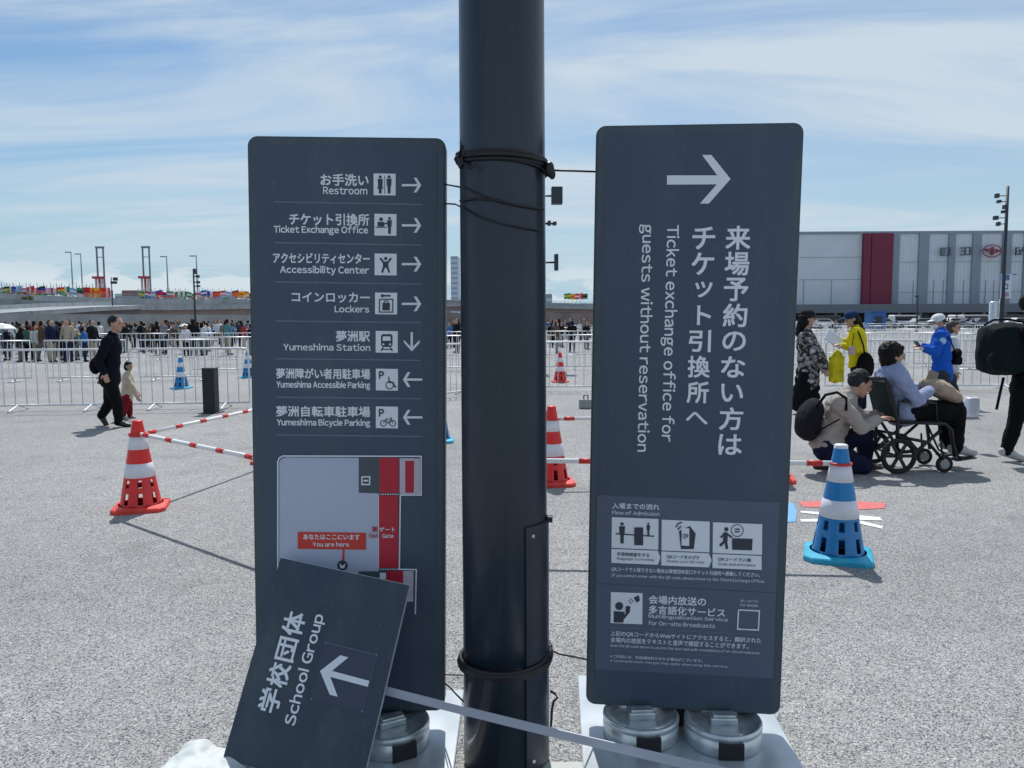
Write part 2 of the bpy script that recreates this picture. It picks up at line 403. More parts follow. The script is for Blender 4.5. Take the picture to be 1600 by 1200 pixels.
# --- left sign
def scaleto(c, w, h, s): return (CAM + (Vector(c)-CAM)*s, w*s, h*s)
KS = 1.049
c_, w_, h_ = scaleto((-.5461, 2.5416, 1.1301), .6434, 1.9305, KS)
LS = Sign(c_, .0084, -.0071, .0141, w_, h_, 'direction_sign',
          'tall grey direction sign left of the pole listing restroom, lockers and parking with arrows', .06)
LS.slope = .014
LS.slab('frame', frame_m, w_, h_, .034, 0, .07, bev=.006)
LS.slab('face_panel', face_m, w_-.058, h_-.058, .012, -.0012, .004)
fl = Flat(LS)
for (xa, ya, xb, yb) in ((428, 315.5, 659, 319.5), (429, 379, 659, 383), (430, 440.5, 659, 444), (431, 501.5, 658.5, 504), (431, 560.5, 658.5, 563), (432, 620.5, 658.5, 623), (432, 679.5, 658.5, 682)):
    f_ = Flat(LS); f_.poly([(xa, ya-.8), (xb, yb-.8), (xb, yb+.8), (xa, ya+.8)], 3); f_.done('divider_line', line_m)
rows = [('お手洗い', 501, 576, 281.5, 18.5, 'Restroom', 505, 574, 298.3, 11.5, 583.7, 271, 289.5, 1),
        ('チケット引換所', 452, 577, 343.5, 18.5, 'Ticket Exchange Office', 428, 575, 360.8, 14.5, 585, 334, 352.3, 1),
        ('アクセシビリティセンター', 427, 578, 404.5, 16.5, 'Accessibility Center', 438, 577, 423.5, 14.5, 585.3, 396, 412.8, 1),
        ('コインロッカー', 456, 578, 465.3, 16.0, 'Lockers', 523, 577, 483, 11, 586, 457, 474.8, 1),
        ('夢洲駅', 525, 578, 525.5, 17.0, 'Yumeshima Station', 443, 578.5, 543, 11, 587, 517, 534, 0),
        ('夢洲障がい者用駐車場', 432, 578.5, 584.5, 16.5, 'Yumeshima Accessible Parking', 432.5, 578.5, 603, 13.5, 587.3, 576, 593, -1),
        ('夢洲自転車駐車場', 432, 578.5, 643.5, 17.0, 'Yumeshima Bicycle Parking', 433, 578.5, 662, 13.5, 587.3, 635, 652, -1)]
def man(f, x, y, s, h=6, arms=True):
    f.circ(x, y+.10*s, .075*s, h); f.poly([(x-.13*s, y+.2*s), (x+.13*s, y+.2*s), (x+.11*s, y+.55*s), (x+.08*s, y+.55*s), (x+.07*s, y+.95*s), (x-.07*s, y+.95*s), (x-.08*s, y+.55*s), (x-.11*s, y+.55*s)], h)
for (jp, jx0, jx1, jy, jh, en, ex0, ex1, ey, eh, ix, iy, ay, ad) in rows:
    LS.text(jp, jx1, jy, jx1-jx0, jh, 'R', layer=3, bold=.022)
    LS.text(en, ex1, ey, ex1-ex0, eh, 'R', layer=3, bold=.022)
    S_ = 34.5
    Flat(LS).rect(ix, iy, ix+S_, iy+S_-.6, 3).done('pictogram_square', white_m)
    f = Flat(LS); cx, cy = ix, iy+.3
    q = lambda a, b: (cx+a*S_, cy+b*S_)
    if en == 'Restroom':
        man(f, cx+.3*S_, cy+.06*S_, .88*S_, 5); man(f, cx+.7*S_, cy+.06*S_, .88*S_, 5)
        f.poly([q(.24, .45), q(.36, .45), q(.44, .68), q(.16, .68)], 4.5); f.line([q(.5, .1), q(.5, .92)], .8, 4.6)
    elif en.startswith('Ticket'):
        man(f, cx+.68*S_, cy+.12*S_, .82*S_, 5); f.circ(*q(.3, .24), .085*S_, 5); f.poly([q(.14, .36), q(.44, .36), q(.44, .56), q(.14, .56)], 5); f.line([q(.2, .5), q(.6, .42)], 2.2, 4.5)
        f.line([q(.05, .60), q(.55, .60)], 1.6, 4.7)
    elif en.startswith('Acc'):
        f.circ(*q(.5, .22), .075*S_, 5); f.line([q(.25, .2), q(.42, .42), q(.42, .6), q(.34, .86)], 3, 5); f.line([q(.75, .2), q(.58, .42), q(.58, .6), q(.66, .86)], 3, 4.6); f.poly([q(.40, .36), q(.60, .36), q(.58, .64), q(.42, .64)], 4.4)
    elif en == 'Lockers':
        f.line([q(.27, .14), q(.7, .14)], 2.6, 5); f.circ(*q(.33, .14), 2.5, 4.6); f.line([q(.2, .3), q(.8, .3), q(.8, .88), q(.2, .88), q(.2, .3)], 1.7, 5)
        f.poly([q(.33, .46), q(.67, .46), q(.67, .8), q(.33, .8)], 4.5); f.line([q(.42, .46), q(.42, .38), q(.58, .38), q(.58, .46)], 1.4, 4.3)
    elif en.endswith('Station'):
        f.poly([q(.3, .14), q(.7, .14), q(.76, .22), q(.76, .62), q(.7, .72), q(.3, .72), q(.24, .62), q(.24, .22)], 4); f.line([q(.34, .74), q(.24, .9)], 2, 5); f.line([q(.66, .74), q(.76, .9)], 2, 5.2); f.line([q(.3, .83), q(.7, .83)], 1.4, 4.4)
    else:
        LS.text('P', cx+.25*S_, cy+.28*S_, 8, 12, 'C', dark_m, 5, bold=.04)
        if 'Acce' in en:
            f.ring(*q(.62, .74), .19*S_, 1.4, 5); f.line([q(.58, .36), q(.6, .62), q(.78, .62), q(.86, .82), q(.94, .80)], 2.0, 4.5)
        else:
            f.ring(*q(.34, .76), .15*S_, 1.3, 5); f.ring(*q(.76, .76), .15*S_, 1.3, 5); f.line([q(.34, .76), q(.46, .56), q(.68, .56), q(.56, .76), q(.46, .56)], 1.2, 4.2); f.line([q(.68, .48), q(.76, .76)], 1.2, 4.8)
    f.done('pictogram', dark_m)
    if en.endswith('Station'):
        f = Flat(LS); f.poly([q(.33, .24), q(.67, .24), q(.69, .44), q(.31, .44)], 7); f.circ(*q(.35, .60), 1.6, 7); f.circ(*q(.65, .60), 1.6, 7); f.done('pictogram_window', white_m)
    f = Flat(LS)
    if ad: arrow(f, 628 if ad > 0 else 660, 658 if ad > 0 else 630, ay, 11.5, 3.6, slope=.0)
    else:
        x = 643.5; f.line([(x, 519), (x, 545)], 3.6, 1); f.poly([(x-12.3, 536-1), (x-12.3, 531), (x-.0, 543.5), (x+12.3, 531), (x+12.3, 536), (x, 549)], 1.4)
    o = f.done('arrow', white_m)
    o.location = LS.n*.0025
# map
f = Flat(LS); f.poly([(436, 884), (436, 724), (439, 717), (446, 714.5), (592, 715.5), (592, 915), (436, 915)], 3); f.done('map_field', mapgrey_m)
Flat(LS).poly([(560.5, 715), (593, 715.3), (593, 771), (560.5, 770)], 4).done('map_block', mapdark_m)
f = Flat(LS); f.line([(565.5, 745), (577.5, 745), (577.5, 757), (565.5, 757), (565.5, 745)], 2, 5); f.line([(568, 751), (575, 751)], 2.5, 5.3); f.done('map_symbol', white_m)
Flat(LS).poly([(593, 715), (623, 715.3), (623, 770.5), (593, 770.5)], 4).done('map_route', red_m)
Flat(LS).poly([(592, 774), (622, 774.3), (622, 887.5), (592, 887)], 4).done('map_route', red_m)
Flat(LS).poly([(624.5, 716), (656, 716.5), (656, 772), (624.5, 772)], 4).done('map_plaza', hatch_m)
Flat(LS).poly([(633, 720), (647, 720), (646.5, 770), (633, 770)], 6).done('map_gate_block', red_m)
f = Flat(LS)
for i in range(17):
    for j in range(11):
        x = 626+j*2.9+(i % 2)*1.45; y = 718.5+i*3.2
        if x < 655 and not (631.5 < x < 648.5): f.poly([(x-.75, y), (x, y-.75), (x+.75, y), (x, y+.75)], 5)
for i in range(12):
    for j in range(5):
        x = 631.5+j*2.9+(i % 2)*1.45; y = 894+i*3.4
        if x < 645: f.poly([(x-.75, y), (x, y-.75), (x+.75, y), (x, y+.75)], 5.2)
f.done('map_dots', red_m)
Flat(LS).poly([(630, 892), (646, 892), (645.5, 940), (630, 940)], 4).done('map_plaza', hatch_m)
Flat(LS).poly([(604, 892), (630, 892), (630, 925), (604, 925)], 4.4).done('map_route', red_m)
Flat(LS).poly([(560, 893), (604, 892.5), (604, 925), (560, 925)], 4.6).done('map_block', mapdark_m)
f = Flat(LS); f.poly([(593.5, 895), (603, 895), (603, 905), (593.5, 905)], 6); f.done('map_symbol', white_m)
f = Flat(LS)
f.line([(434, 960), (434, 722), (436.5, 715.5), (442, 712.5), (658, 713), (658, 773.5), (625.5, 773.5), (624, 889.5), (650.5, 890), (649, 960)], 2.0, 7)
for i in range(8): f.line([(594+i*3.8, 772.3), (596.2+i*3.8, 772.3)], 1.6, 7.4); f.line([(594+i*3.8, 889.5), (596.2+i*3.8, 889.5)], 1.6, 7.4)
f.line([(591.6, 774), (591.6, 888)], .9, 7.2)
f.done('map_outline', white_m)
Flat(LS).rect(465, 831, 572, 857.5, 5).done('map_label', orange_m)
LS.text('あなたはここにいます', 518, 839, 88, 8.5, 'C', layer=7, bold=.02); LS.text('You are here', 517, 850.5, 57, 7.5, 'C', layer=7, bold=.02)
Flat(LS).line([(537, 857), (536, 876)], 3.2, 6).done('map_pointer', orange_m)
Flat(LS).circ(535, 883.5, 8, 7).done('map_marker', dark_m)
Flat(LS).poly([(530, 880), (535, 884), (540, 880), (538, 888), (532, 888)], 9).done('map_marker_symbol', white_m)
LS.text('東', 585.5, 827, 9, 9, 'C', red_m, layer=8, bold=.03); LS.text('ゲート', 605, 827.3, 25, 7.5, 'C', layer=8, bold=.02); LS.text('East', 584, 837, 14, 6.5, 'C', red_m, layer=8, bold=.02); LS.text('Gate', 606, 837.3, 18, 6.5, 'C', layer=8, bold=.02)
b = B(); b.box(LS.loc(.0, -h_/2-.030, .045), (.07, .03, .10)); child_world(b.obj('shade_gap_block', black_m), LS.root)  # added black block, painting the shade below the sign

# --- right sign
c_, w_, h_ = scaleto((.5896, 2.5250, 1.1439), .6544, 1.9581, KS)
RS = Sign(c_, -.102, .0036, .0142, w_, h_, 'direction_sign',
          'tall grey sign right of the pole with large arrow and vertical Japanese text', .06)
RS.slope = .045
RS.slab('frame', frame_m, w_, h_, .034, 0, .07, bev=.006)
RS.slab('face_panel', face_m, w_-.06, h_-.06, .012, -.0012, .004)
f = Flat(RS); f.poly([(1042.2, 274), (1120.7, 274), (1097, 242), (1111.5, 242), (1141.5, 279.6), (1107.6, 318), (1093.6, 318), (1120, 288), (1042.2, 288.5)], 3); f.done('arrow', white_m)
for i, ch in enumerate('来場予約のない方は'):
    hs = {'の': 31, 'い': 29, 'な': 34, 'は': 34}.get(ch, 37); ws = {'い': 35, 'の': 37}.get(ch, 38)
    RS.text(ch, 1153.2-1.55*i, 371.5+40.4*i, ws*(1-.006*i), hs*(1-.004*i), 'C', layer=3, bold=.020)
for i, ch in enumerate('チケット引換所へ'):
    hs = {'ッ': 25, 'へ': 20, 'ト': 31}.get(ch, 35); ws = {'ッ': 27, 'ト': 22}.get(ch, 35); dx = {'ッ': 3, 'ト': 5}.get(ch, 0)
    RS.text(ch, 1099.6-1.55*i+dx, 372+40.2*i, ws*(1-.006*i), hs*(1-.004*i), 'C', layer=3, bold=.020)
RS.text('Ticket exchange office for', 1045.0, 523, 338, 25, 'C', layer=3, rot=-math.pi/2+.000, bold=.012)
RS.text('guests without reservation', 1006.5, 530.5, 355, 24, 'C', layer=3, rot=-math.pi/2+.000, bold=.012)
Flat(RS).poly([(932.5, 773.5), (1218.5, 785.5), (1212.5, 926), (931, 911)], 3).done('notice_sheet', panel_m)
Flat(RS).poly([(931, 912), (1212.5, 927), (1208, 1060), (929.5, 1046)], 3).done('notice_sheet', panel_m)
sl_ = .052
RS.text('入場までの流れ', 956.5, 790, 73, 9.5, 'L', layer=5, bold=.015); RS.text('Flow of Admission', 956.5, 800.5, 73, 6.5, 'L', layer=5, bold=.01)
for k, (x0, y0, x1, y1) in enumerate(((956, 808, 1029, 856), (1034, 812, 1109, 860), (1114, 816, 1191, 864))):
    d = .04*(x1-x0)
    Flat(RS).poly([(x0, y0), (x1, y0+d), (x1-.5, y1+d), (x0-.5, y1)], 5).done('step_picture', white_m)
    f = Flat(RS); xx0, xx1, ya, yb = x0-.7, x1-1, y1+1.6, y1+23.5
    if k < 2: f.poly([(xx0, ya), (xx1, ya+d), (xx1+4, (ya+yb)/2+d), (xx1, yb+d), (xx0, yb)], 5)
    else: f.poly([(xx0, ya), (xx1, ya+d), (xx1, yb+d), (xx0, yb)], 5)
    f.done('step_caption_box', white_m)
    f = Flat(RS); f.line([(xx1+.6, ya+d), (xx1+5, (ya+yb)/2+d), (xx1+.6, yb+d)], 1.4, 6)
    if k < 2: f.done('step_chevron', panel_m)
    else: f.bm.free()
    f = Flat(RS)
    if k == 0:
        man(f, x0+16, y0+7, 36, 7); man(f, x0+57, y0+8, 22, 7); f.poly([(x0+35, y0+16), (x0+49, y0+16), (x0+49, y0+44), (x0+35, y0+44)], 7.3); f.line([(x0+6, y0+26), (x0+66, y0+30)], 2, 7.8)
    elif k == 1:
        f.poly([(x0+27, y0+18), (x0+44, y0+10), (x0+53, y0+22), (x0+50, y0+46), (x0+30, y0+46)], 7); f.line([(x0+22, y0+12), (x0+26, y0+6), (x0+32, y0+4)], 2, 7.4)
        f.line([(x0+25, y0+16), (x0+30, y0+10)], 2, 7.5)
    else:
        f.circ(x0+21, y0+11, 3.3, 7); f.line([(x0+12, y0+24), (x0+20, y0+17), (x0+30, y0+24)], 3, 7.2); f.poly([(x0+16, y0+16), (x0+23, y0+16), (x0+23, y0+30), (x0+16, y0+30)], 7.6); f.line([(x0+20, y0+29), (x0+22, y0+42)], 4, 7.9); f.line([(x0+18, y0+30), (x0+11, y0+37)], 4, 8.1)
        f.poly([(x0+30, y0+25), (x0+62, y0+26), (x0+61, y0+44), (x0+30, y0+43)], 7.4); f.ring(x0+38, y0+13, 10, 1.2, 7.7); f.line([(x0+34, y0+11), (x0+42, y0+11)], 2, 8.4); f.line([(x0+34, y0+15), (x0+42, y0+15)], 2, 8.6)
    f.done('pictogram', dark_m)
    if k == 1:
        f = Flat(RS); f.poly([(x0+31, y0+13), (x0+43, y0+13.5), (x0+43, y0+41), (x0+31, y0+40.5)], 10); f.done('pictogram_screen', white_m)
        RS.text('QR', x0+37, y0+26, 9, 8, 'C', dark_m, 12)
    cap = (('手荷物検査をする', 'Baggage screening'), ('QRコードをかざす', 'Display your QR code'), ('QRコードで入場', 'Scan and entrance'))[k]
    RS.text(cap[0], x0+8, y1+9.3+.4, 50, 6.2, 'L', dark_m, 8, bold=.012); RS.text(cap[1], x0+8, y1+16.6+.4, 57, 4.6, 'L', dark_m, 8, bold=.005)
RS.text('QRコードで入場できない場合は東側団体窓口チケット引換所へ移動してください。', 955, 889, 226, 7.5, 'L', layer=5, bold=.01)
RS.text('If you cannot enter with the QR code, please move to the Ticket Exchange Office.', 955, 899, 233, 6.3, 'L', layer=5, bold=.005)
Flat(RS).poly([(954.5, 925), (1004, 927), (1003.5, 975.5), (954, 973.5)], 5).done('pictogram_square', white_m)
f = Flat(RS); f.circ(967.5, 947, 6.3, 7); f.poly([(959, 955), (976, 956), (974, 973), (959, 972.5)], 7.3); f.line([(974, 966), (981, 957), (982, 948)], 4, 7.6); f.poly([(978, 947), (985, 947.5), (984, 957), (977, 956)], 8.2)
f.poly([(990, 934), (998, 930), (1000, 938), (995, 942)], 7); f.line([(982, 938), (987, 944)], 1.2, 7.3); f.line([(985, 935), (990, 941)], 1.2, 7.4); f.done('pictogram', dark_m)
RS.text('会場内放送の', 1013.5, 936.5, 88, 14, 'L', layer=5, bold=.018); RS.text('多言語化サービス', 1013.5, 952.3, 117, 14, 'L', layer=5, bold=.018)
RS.text('Multilingualization Service', 1013.5, 963.3, 121, 7.6, 'L', layer=5, bold=.01); RS.text('for On-site Broadcasts', 1013, 973, 102, 7.0, 'L', layer=5, bold=.01)
f = Flat(RS); f.line([(1154, 953), (1186.5, 954.5), (1185, 984.5), (1152.5, 983), (1154, 953)], 2.0, 5); f.done('blank_code_frame', white_m)
RS.text('詳しくはこちら', 1157, 938.5, 27, 4, 'L', layer=5, bold=.005); RS.text('For details', 1157, 945, 27, 4.5, 'L', layer=5, bold=.005)
Flat(RS).poly([(953.5, 979.5), (1186, 991), (1186, 991.9), (953.5, 980.4)], 5).done('divider_line', line_m)
RS.text('上記のQRコードからWebサイトにアクセスすると、翻訳された', 954, 989.5, 229, 8.6, 'L', layer=5, bold=.01)
RS.text('会場内の放送をテキストと音声で確認することができます。', 954, 999.3, 210, 8.6, 'L', layer=5, bold=.01)
RS.text('Scan the QR code above to access the text and audio translations of on-site broadcasts.', 953.5, 1008.6, 228, 5.4, 'L', layer=5, bold=.004)
Flat(RS).poly([(953, 1015), (1185, 1028), (1185, 1028.8), (953, 1015.8)], 5).done('divider_line', line_m)
RS.text('※ご利用には、別途通信料がかかる場合がございます。', 953, 1025, 142, 5.2, 'L', layer=5, bold=.004)
RS.text('* Communication charges may apply when using this service.', 953, 1032.3, 180, 4.9, 'L', layer=5, bold=.003)
b = B(); b.box(RS.loc(-.02, -h_/2-.030, .045), (.07, .03, .10)); child_world(b.obj('shade_gap_block', black_m), RS.root)  # added black block standing in for the shaded gap between the weights

# --- loose board leaning on the left sign
c_, w_, h_ = scaleto((-.6371, 2.4192, .3643), .4652, .6444, 1.009)
SB = Sign(c_, -.105, -.397, .1692, w_, h_, 'loose_sign_board', 'loose dark School Group board with a white arrow leaning crookedly against the left sign', .02)
board_m = mat('loose board paint', (.028, .046, .074), .42, var=.08, vscale=3, dust=.10); decal_m = mat('arrow decal', (.038, .050, .088), .36); edge_m = mat('aluminium board edge', (.55, .57, .62), .35, .5)
SB.slab('back_sheet', edge_m, w_, h_, .003, .002, .016)
SB.slab('front_sheet', board_m, w_-.003, h_-.003, .003, -.0015, .002)
f = Flat(SB); f.poly([(508.6, 1004), (590, 1023), (566, 1113), (485, 1092.4)], 4); f.done('arrow_decal', decal_m)
f = Flat(SB); f.line([(508.6, 1004), (590, 1023)], .9, 5); f.line([(590, 1023), (566, 1113)], .5, 5.2)
for x, y in ((509, 1004.5), (589, 1023), (566, 1112), (486, 1092)): f.circ(x, y, 1.6, 5.5, 8)
f.done('decal_edge', line_m)
f = Flat(SB)
tip = Vector((500, 1048.3)); tail = Vector((575.8, 1068.5)); a1 = Vector((538, 1025.5)); a2 = Vector((521.5, 1087))
f.line([tail, tip+(tail-tip)*.12], 9.6, 6)
def barb(e, s_):
    ax = (tail-tip).normalized(); inner = tip+ax*14.5
    f.poly([tip, e-ax*6.5, e+ax*6.5, inner], 6.2+s_)
barb(a1, 0); barb(a2, .15); f.done('arrow', white_m)
for ch, x, y in (('学', 422, 1094), ('校', 435.5, 1054.5), ('団', 448, 1014.5), ('体', 459, 974.5)):
    SB.text(ch, x, y, 35, 35 if ch != '団' else 32, 'C', layer=5, rot=math.pi/2, bold=.022)
SB.text('School Group', 477.3, 1045, 166, 23.5, 'C', layer=5, rot=math.pi/2, bold=.018)

# ------------------------------------------------------------------ base plates and weights
def plate(x0, x1, y0, y1, rz, label):
    c = ((x0+x1)/2, (y0+y1)/2)
    b = B(); b.box((0, 0, .009), (x1-x0, y1-y0, .018), bev=.004)
    o = b.obj('base_plate', steel_plate_m); o.location = (c[0], c[1], 0); o.rotation_euler.z = rz
    tag(o, label, 'base plate')
plate(-.95, -.20, 2.02, 2.98, .0, 'pale steel base plate under the left sign')
plate(.235, .965, 1.98, 3.08, -.06, 'pale steel base plate under the right sign')
def weight(x, y, rz, label):
    t = empty('round_weight', (x, y, .018), label, 'weight', 'round sign weights', (0, 0, rz))
    b = B(); r = .134
    b.lathe([(.0, 0), (r-.004, 0), (r, .006), (r, .050), (r-.004, .054), (r-.004, .060), (r+.001, .063), (r+.001, .074), (r-.003, .080), (r-.010, .080), (r-.015, .068), (r-.05, .066), (.045, .066), (.0, .066)], n=48); b.obj('disc', galv_m, t)
    b = B(); b.box((0, -r+.016, .028), (.085, .038, .056), bev=.003); b.obj('lifting_slot', black_m, t)
    b = B(); b.box((0, .0, .078), (.095, .062, .026), bev=.006); b.box((0, -.012, .096), (.08, .035, .012), bev=.004); b.obj('clamp_block', galv_m, t)
weight(.455, 2.645, .05, 'galvanised round weight on the right base plate, the one nearer the pole')
weight(.738, 2.605, -.04, 'galvanised round weight on the right base plate, the one farther from the pole')
weight(-.432, 2.60, .5, 'galvanised round weight on the left base plate beside the loose board')
foot_m = mat('pale footing', (.48, .50, .48), .7, var=.1, vscale=9)
b = B(); b.box((.115, 2.28, .006), (.36, .40, .012), bev=.002); o = b.obj('footing_sheet', foot_m); tag(o, 'pale flat sheet at the foot of the pole beside the right base plate', 'sheet')

# white bag of ballast
bag_m = mat('white woven bag', (.58, .62, .61), .6, var=.05, bump=.3, bscale=35)
rt = empty('ballast_bag', (-.98, 2.32, 0), 'crumpled white bag on the ground under the corner of the loose board', 'bag')
b = B(); b.ell((-.98, 2.33, .035), (.17, .16, .075)); b.ell((-1.05, 2.42, .05), (.09, .09, .06)); b.ell((-.86, 2.24, .03), (.14, .11, .05)); b.ell((-1.08, 2.26, .03), (.1, .1, .05))
soft('bag_body', b, .007, bag_m, rt, 3, .020, 11, (1, 1, 1))

# pale strap in front of the pole
b = B(); strap_m = mat('pale strap', (.50, .52, .60), .55, var=.05)
A_ = P(590, 1076.0, 2.45); B_ = P(1215, 1226, 2.05); N_ = 24
prev = None
for i in range(N_+1):
    t = i/N_; c = A_.lerp(B_, t); c.z -= .006*math.sin(math.pi*t)
    up = Vector((.0, -.22, 1)).normalized()*.0165; th = Vector((0, .0025, 0))
    ring = [b.bm.verts.new(c+up-th), b.bm.verts.new(c+up+th), b.bm.verts.new(c-up+th), b.bm.verts.new(c-up-th)]
    if prev:
        for k in range(4): b.bm.faces.new((prev[k], prev[(k+1) % 4], ring[(k+1) % 4], ring[k]))
    else: b.bm.faces.new(ring)
    prev = ring
b.bm.faces.new(prev[::-1])
tag(b.obj('strap', strap_m), 'pale flat strap slanting down from the loose board across the foot of the pole', 'strap')

# ------------------------------------------------------------------ big pole
KP = .9065; pole_c = Vector((-.030*KP, 2.78*KP, 0))
lp = empty('lamp_pole', pole_c, 'thick dark blue-black lamp pole standing between the two signs', 'pole')
b = B(); b.lathe([(.158*KP, 0), (.1555*KP, .95), (.152*KP, 1.86), (.146*KP, 3.05), (.12*KP, 7.5)], n=72, cap=True); b.obj('shaft', pole_m, lp)
b = B()
pr = []
for k in range(13):
    a = R(-62 + 74*k/12); pr.append((.1635*KP*math.cos(a), .1635*KP*math.sin(a)))
for k in range(12, -1, -1):
    a = R(-62 + 74*k/12); pr.append((.1500*KP*math.cos(a), .1500*KP*math.sin(a)))
b.prism(pr, .02, .843, axes=lambda u, w, y: (u, w, y)); b.obj('hand_hole_cover', pole_m, lp)
screw_m = mat('screw steel', (.5, .52, .55), .3, .9)
for (a, z) in ((-52, .812), (-52, .06)):
    b = B(); d = Vector((math.cos(R(a)), math.sin(R(a)), 0)); b.tube(d*.146+Vector((0, 0, z)), d*.1515+Vector((0, 0, z)), .006, n=10); b.obj('screw', screw_m, lp)
b = B(); b.box((.149, -.02, .843), (.02, .03, .02), bev=.003); b.obj('cover_catch', black_m, lp)

cable_m = mat('black cable', (.008, .008, .010), .45)
def band(z0, tilt, ph, r, rt, turns=1.0, wob=.004, start=0):
    pts = []
    for k in range(int(48*turns)+1):
        a = start+2*math.pi*k/48; rr = rt*KP + .0028*math.sin(3*a+ph)
        pts.append((pole_c.x+rr*math.cos(a), pole_c.y+rr*math.sin(a), z0+tilt*math.cos(a-ph)+wob*math.sin(2*a+ph)))
    return pts
t = empty('cable_tie_bundle', (pole_c.x, pole_c.y-.16, 1.98), 'bundle of black cable wound round the pole near the tops of the signs', 'cable')
for (dz, tl, ph, r) in ((2.000, .014, 3.3, .0080), (2.011, .016, 3.2, .006), (1.990, .013, 3.1, .006), (1.983, .018, 3.3, .0042), (2.006, .012, 3.6, .0065)):
    b = B(); b.path(band(dz, tl, ph, r, .1525+r*1.1), r, 8, closed=False); o = b.obj('cable_loop', cable_m); child_world(o, t)
b = B(); b.ell(P(858, 264, 2.45), (.016, .018, .025)); b.ell(P(863, 272, 2.45), (.011, .011, .018)); soft('knot', b, .004, cable_m, t, 1, .003, 60)
b = B(); b.ell(P(720, 252, 2.43), (.012, .012, .027)); soft('knot', b, .004, cable_m, t, 1, .003, 60)
child_world(B().path([P(717, 246, 2.41), P(722, 228, 2.38), P(727, 240, 2.38)], .0045).obj('cable_end', cable_m), t)
child_world(B().path([P(722, 254, 2.39), P(738, 262, 2.38), P(744, 257, 2.375)], .0036).obj('cable_end', cable_m), t)
tag(B().path([P(862, 266, 2.46), P(900, 267.2, 2.60), P(934, 268.3, 2.715)], .0034).obj('tie_wire', cable_m), 'taut dark wire from the pole to the top of the right sign', 'wire')
def wire(pts, r, label):
    tag(B().path(pts, r).obj('tie_wire', cable_m), label, 'wire')
def onpole(px, py):
    d = ray(px, py); o = CAM - Vector((pole_c.x, pole_c.y, 0)); r_ = .1455
    a = d.x**2+d.y**2; bb = 2*(o.x*d.x+o.y*d.y); c = o.x**2+o.y**2-r_*r_; disc = max(0, bb*bb-4*a*c)
    return CAM + d*((-bb-math.sqrt(disc))/(2*a))
def wp(pts): return [onpole(x, y) for x, y in pts]
def interp(pts, n=6):
    out = []
    for i in range(len(pts)-1):
        for k in range(n): t_ = k/n; out.append((pts[i][0]*(1-t_)+pts[i+1][0]*t_, pts[i][1]*(1-t_)+pts[i+1][1]*t_))
    return out+[pts[-1]]
wire([P(693, 287.5, 2.70), P(712, 291, 2.50)] + wp(interp([(722, 293), (760, 308), (800, 318), (849, 326)])), .0028, 'upper thin black wire slanting from the left sign round the pole')
wire(wp(interp([(719, 314), (740, 310), (770, 312), (810, 321), (849, 327)])), .0036, 'short black wire lying across the pole between the upper and lower slanting wires')
wire([P(693, 318, 2.70), P(712, 319, 2.50)] + wp(interp([(721, 324), (745, 338), (790, 351), (849, 361)])), .0028, 'lower thin black wire slanting from the left sign round the pole')
t = empty('cable_tie_bundle', (pole_c.x, pole_c.y-.16, .30), 'black cable wound round the lower part of the pole', 'cable')
for (dz, tl, ph, r) in ((.362, .012, -.2, .0095), (.376, .013, .1, .0075), (.349, .011, -.5, .0075), (.369, .016, .3, .006)):
    b = B(); b.path(band(dz, tl, ph, r, .1615+r), r, 8); child_world(b.obj('cable_loop', cable_m), t)
wire([P(866, 1018, 2.46), P(874, 1022, 2.48), P(895, 1026, 2.58), P(919, 1031, 2.72)], .003, 'thin black wire from the lower cable loop to the right sign')
wire([P(693, 1054, 2.70), P(705, 1054.5, 2.55), P(722, 1055, 2.42)], .0022, 'straight thin wire between the foot of the left sign and the pole')
wire([P(693, 1066, 2.70), P(703, 1074, 2.6), P(712, 1084, 2.5), P(724, 1096, 2.40)], .0028, 'slanting thin wire from the foot of the left sign down to the strap')
wire([P(861, 1135, 2.40), P(862.5, 1108, 2.41), P(865, 1096, 2.43), P(871, 1090, 2.45), P(867, 1084, 2.45), P(861, 1080, 2.43)], .004, 'short hooked black cable end at the foot of the pole')

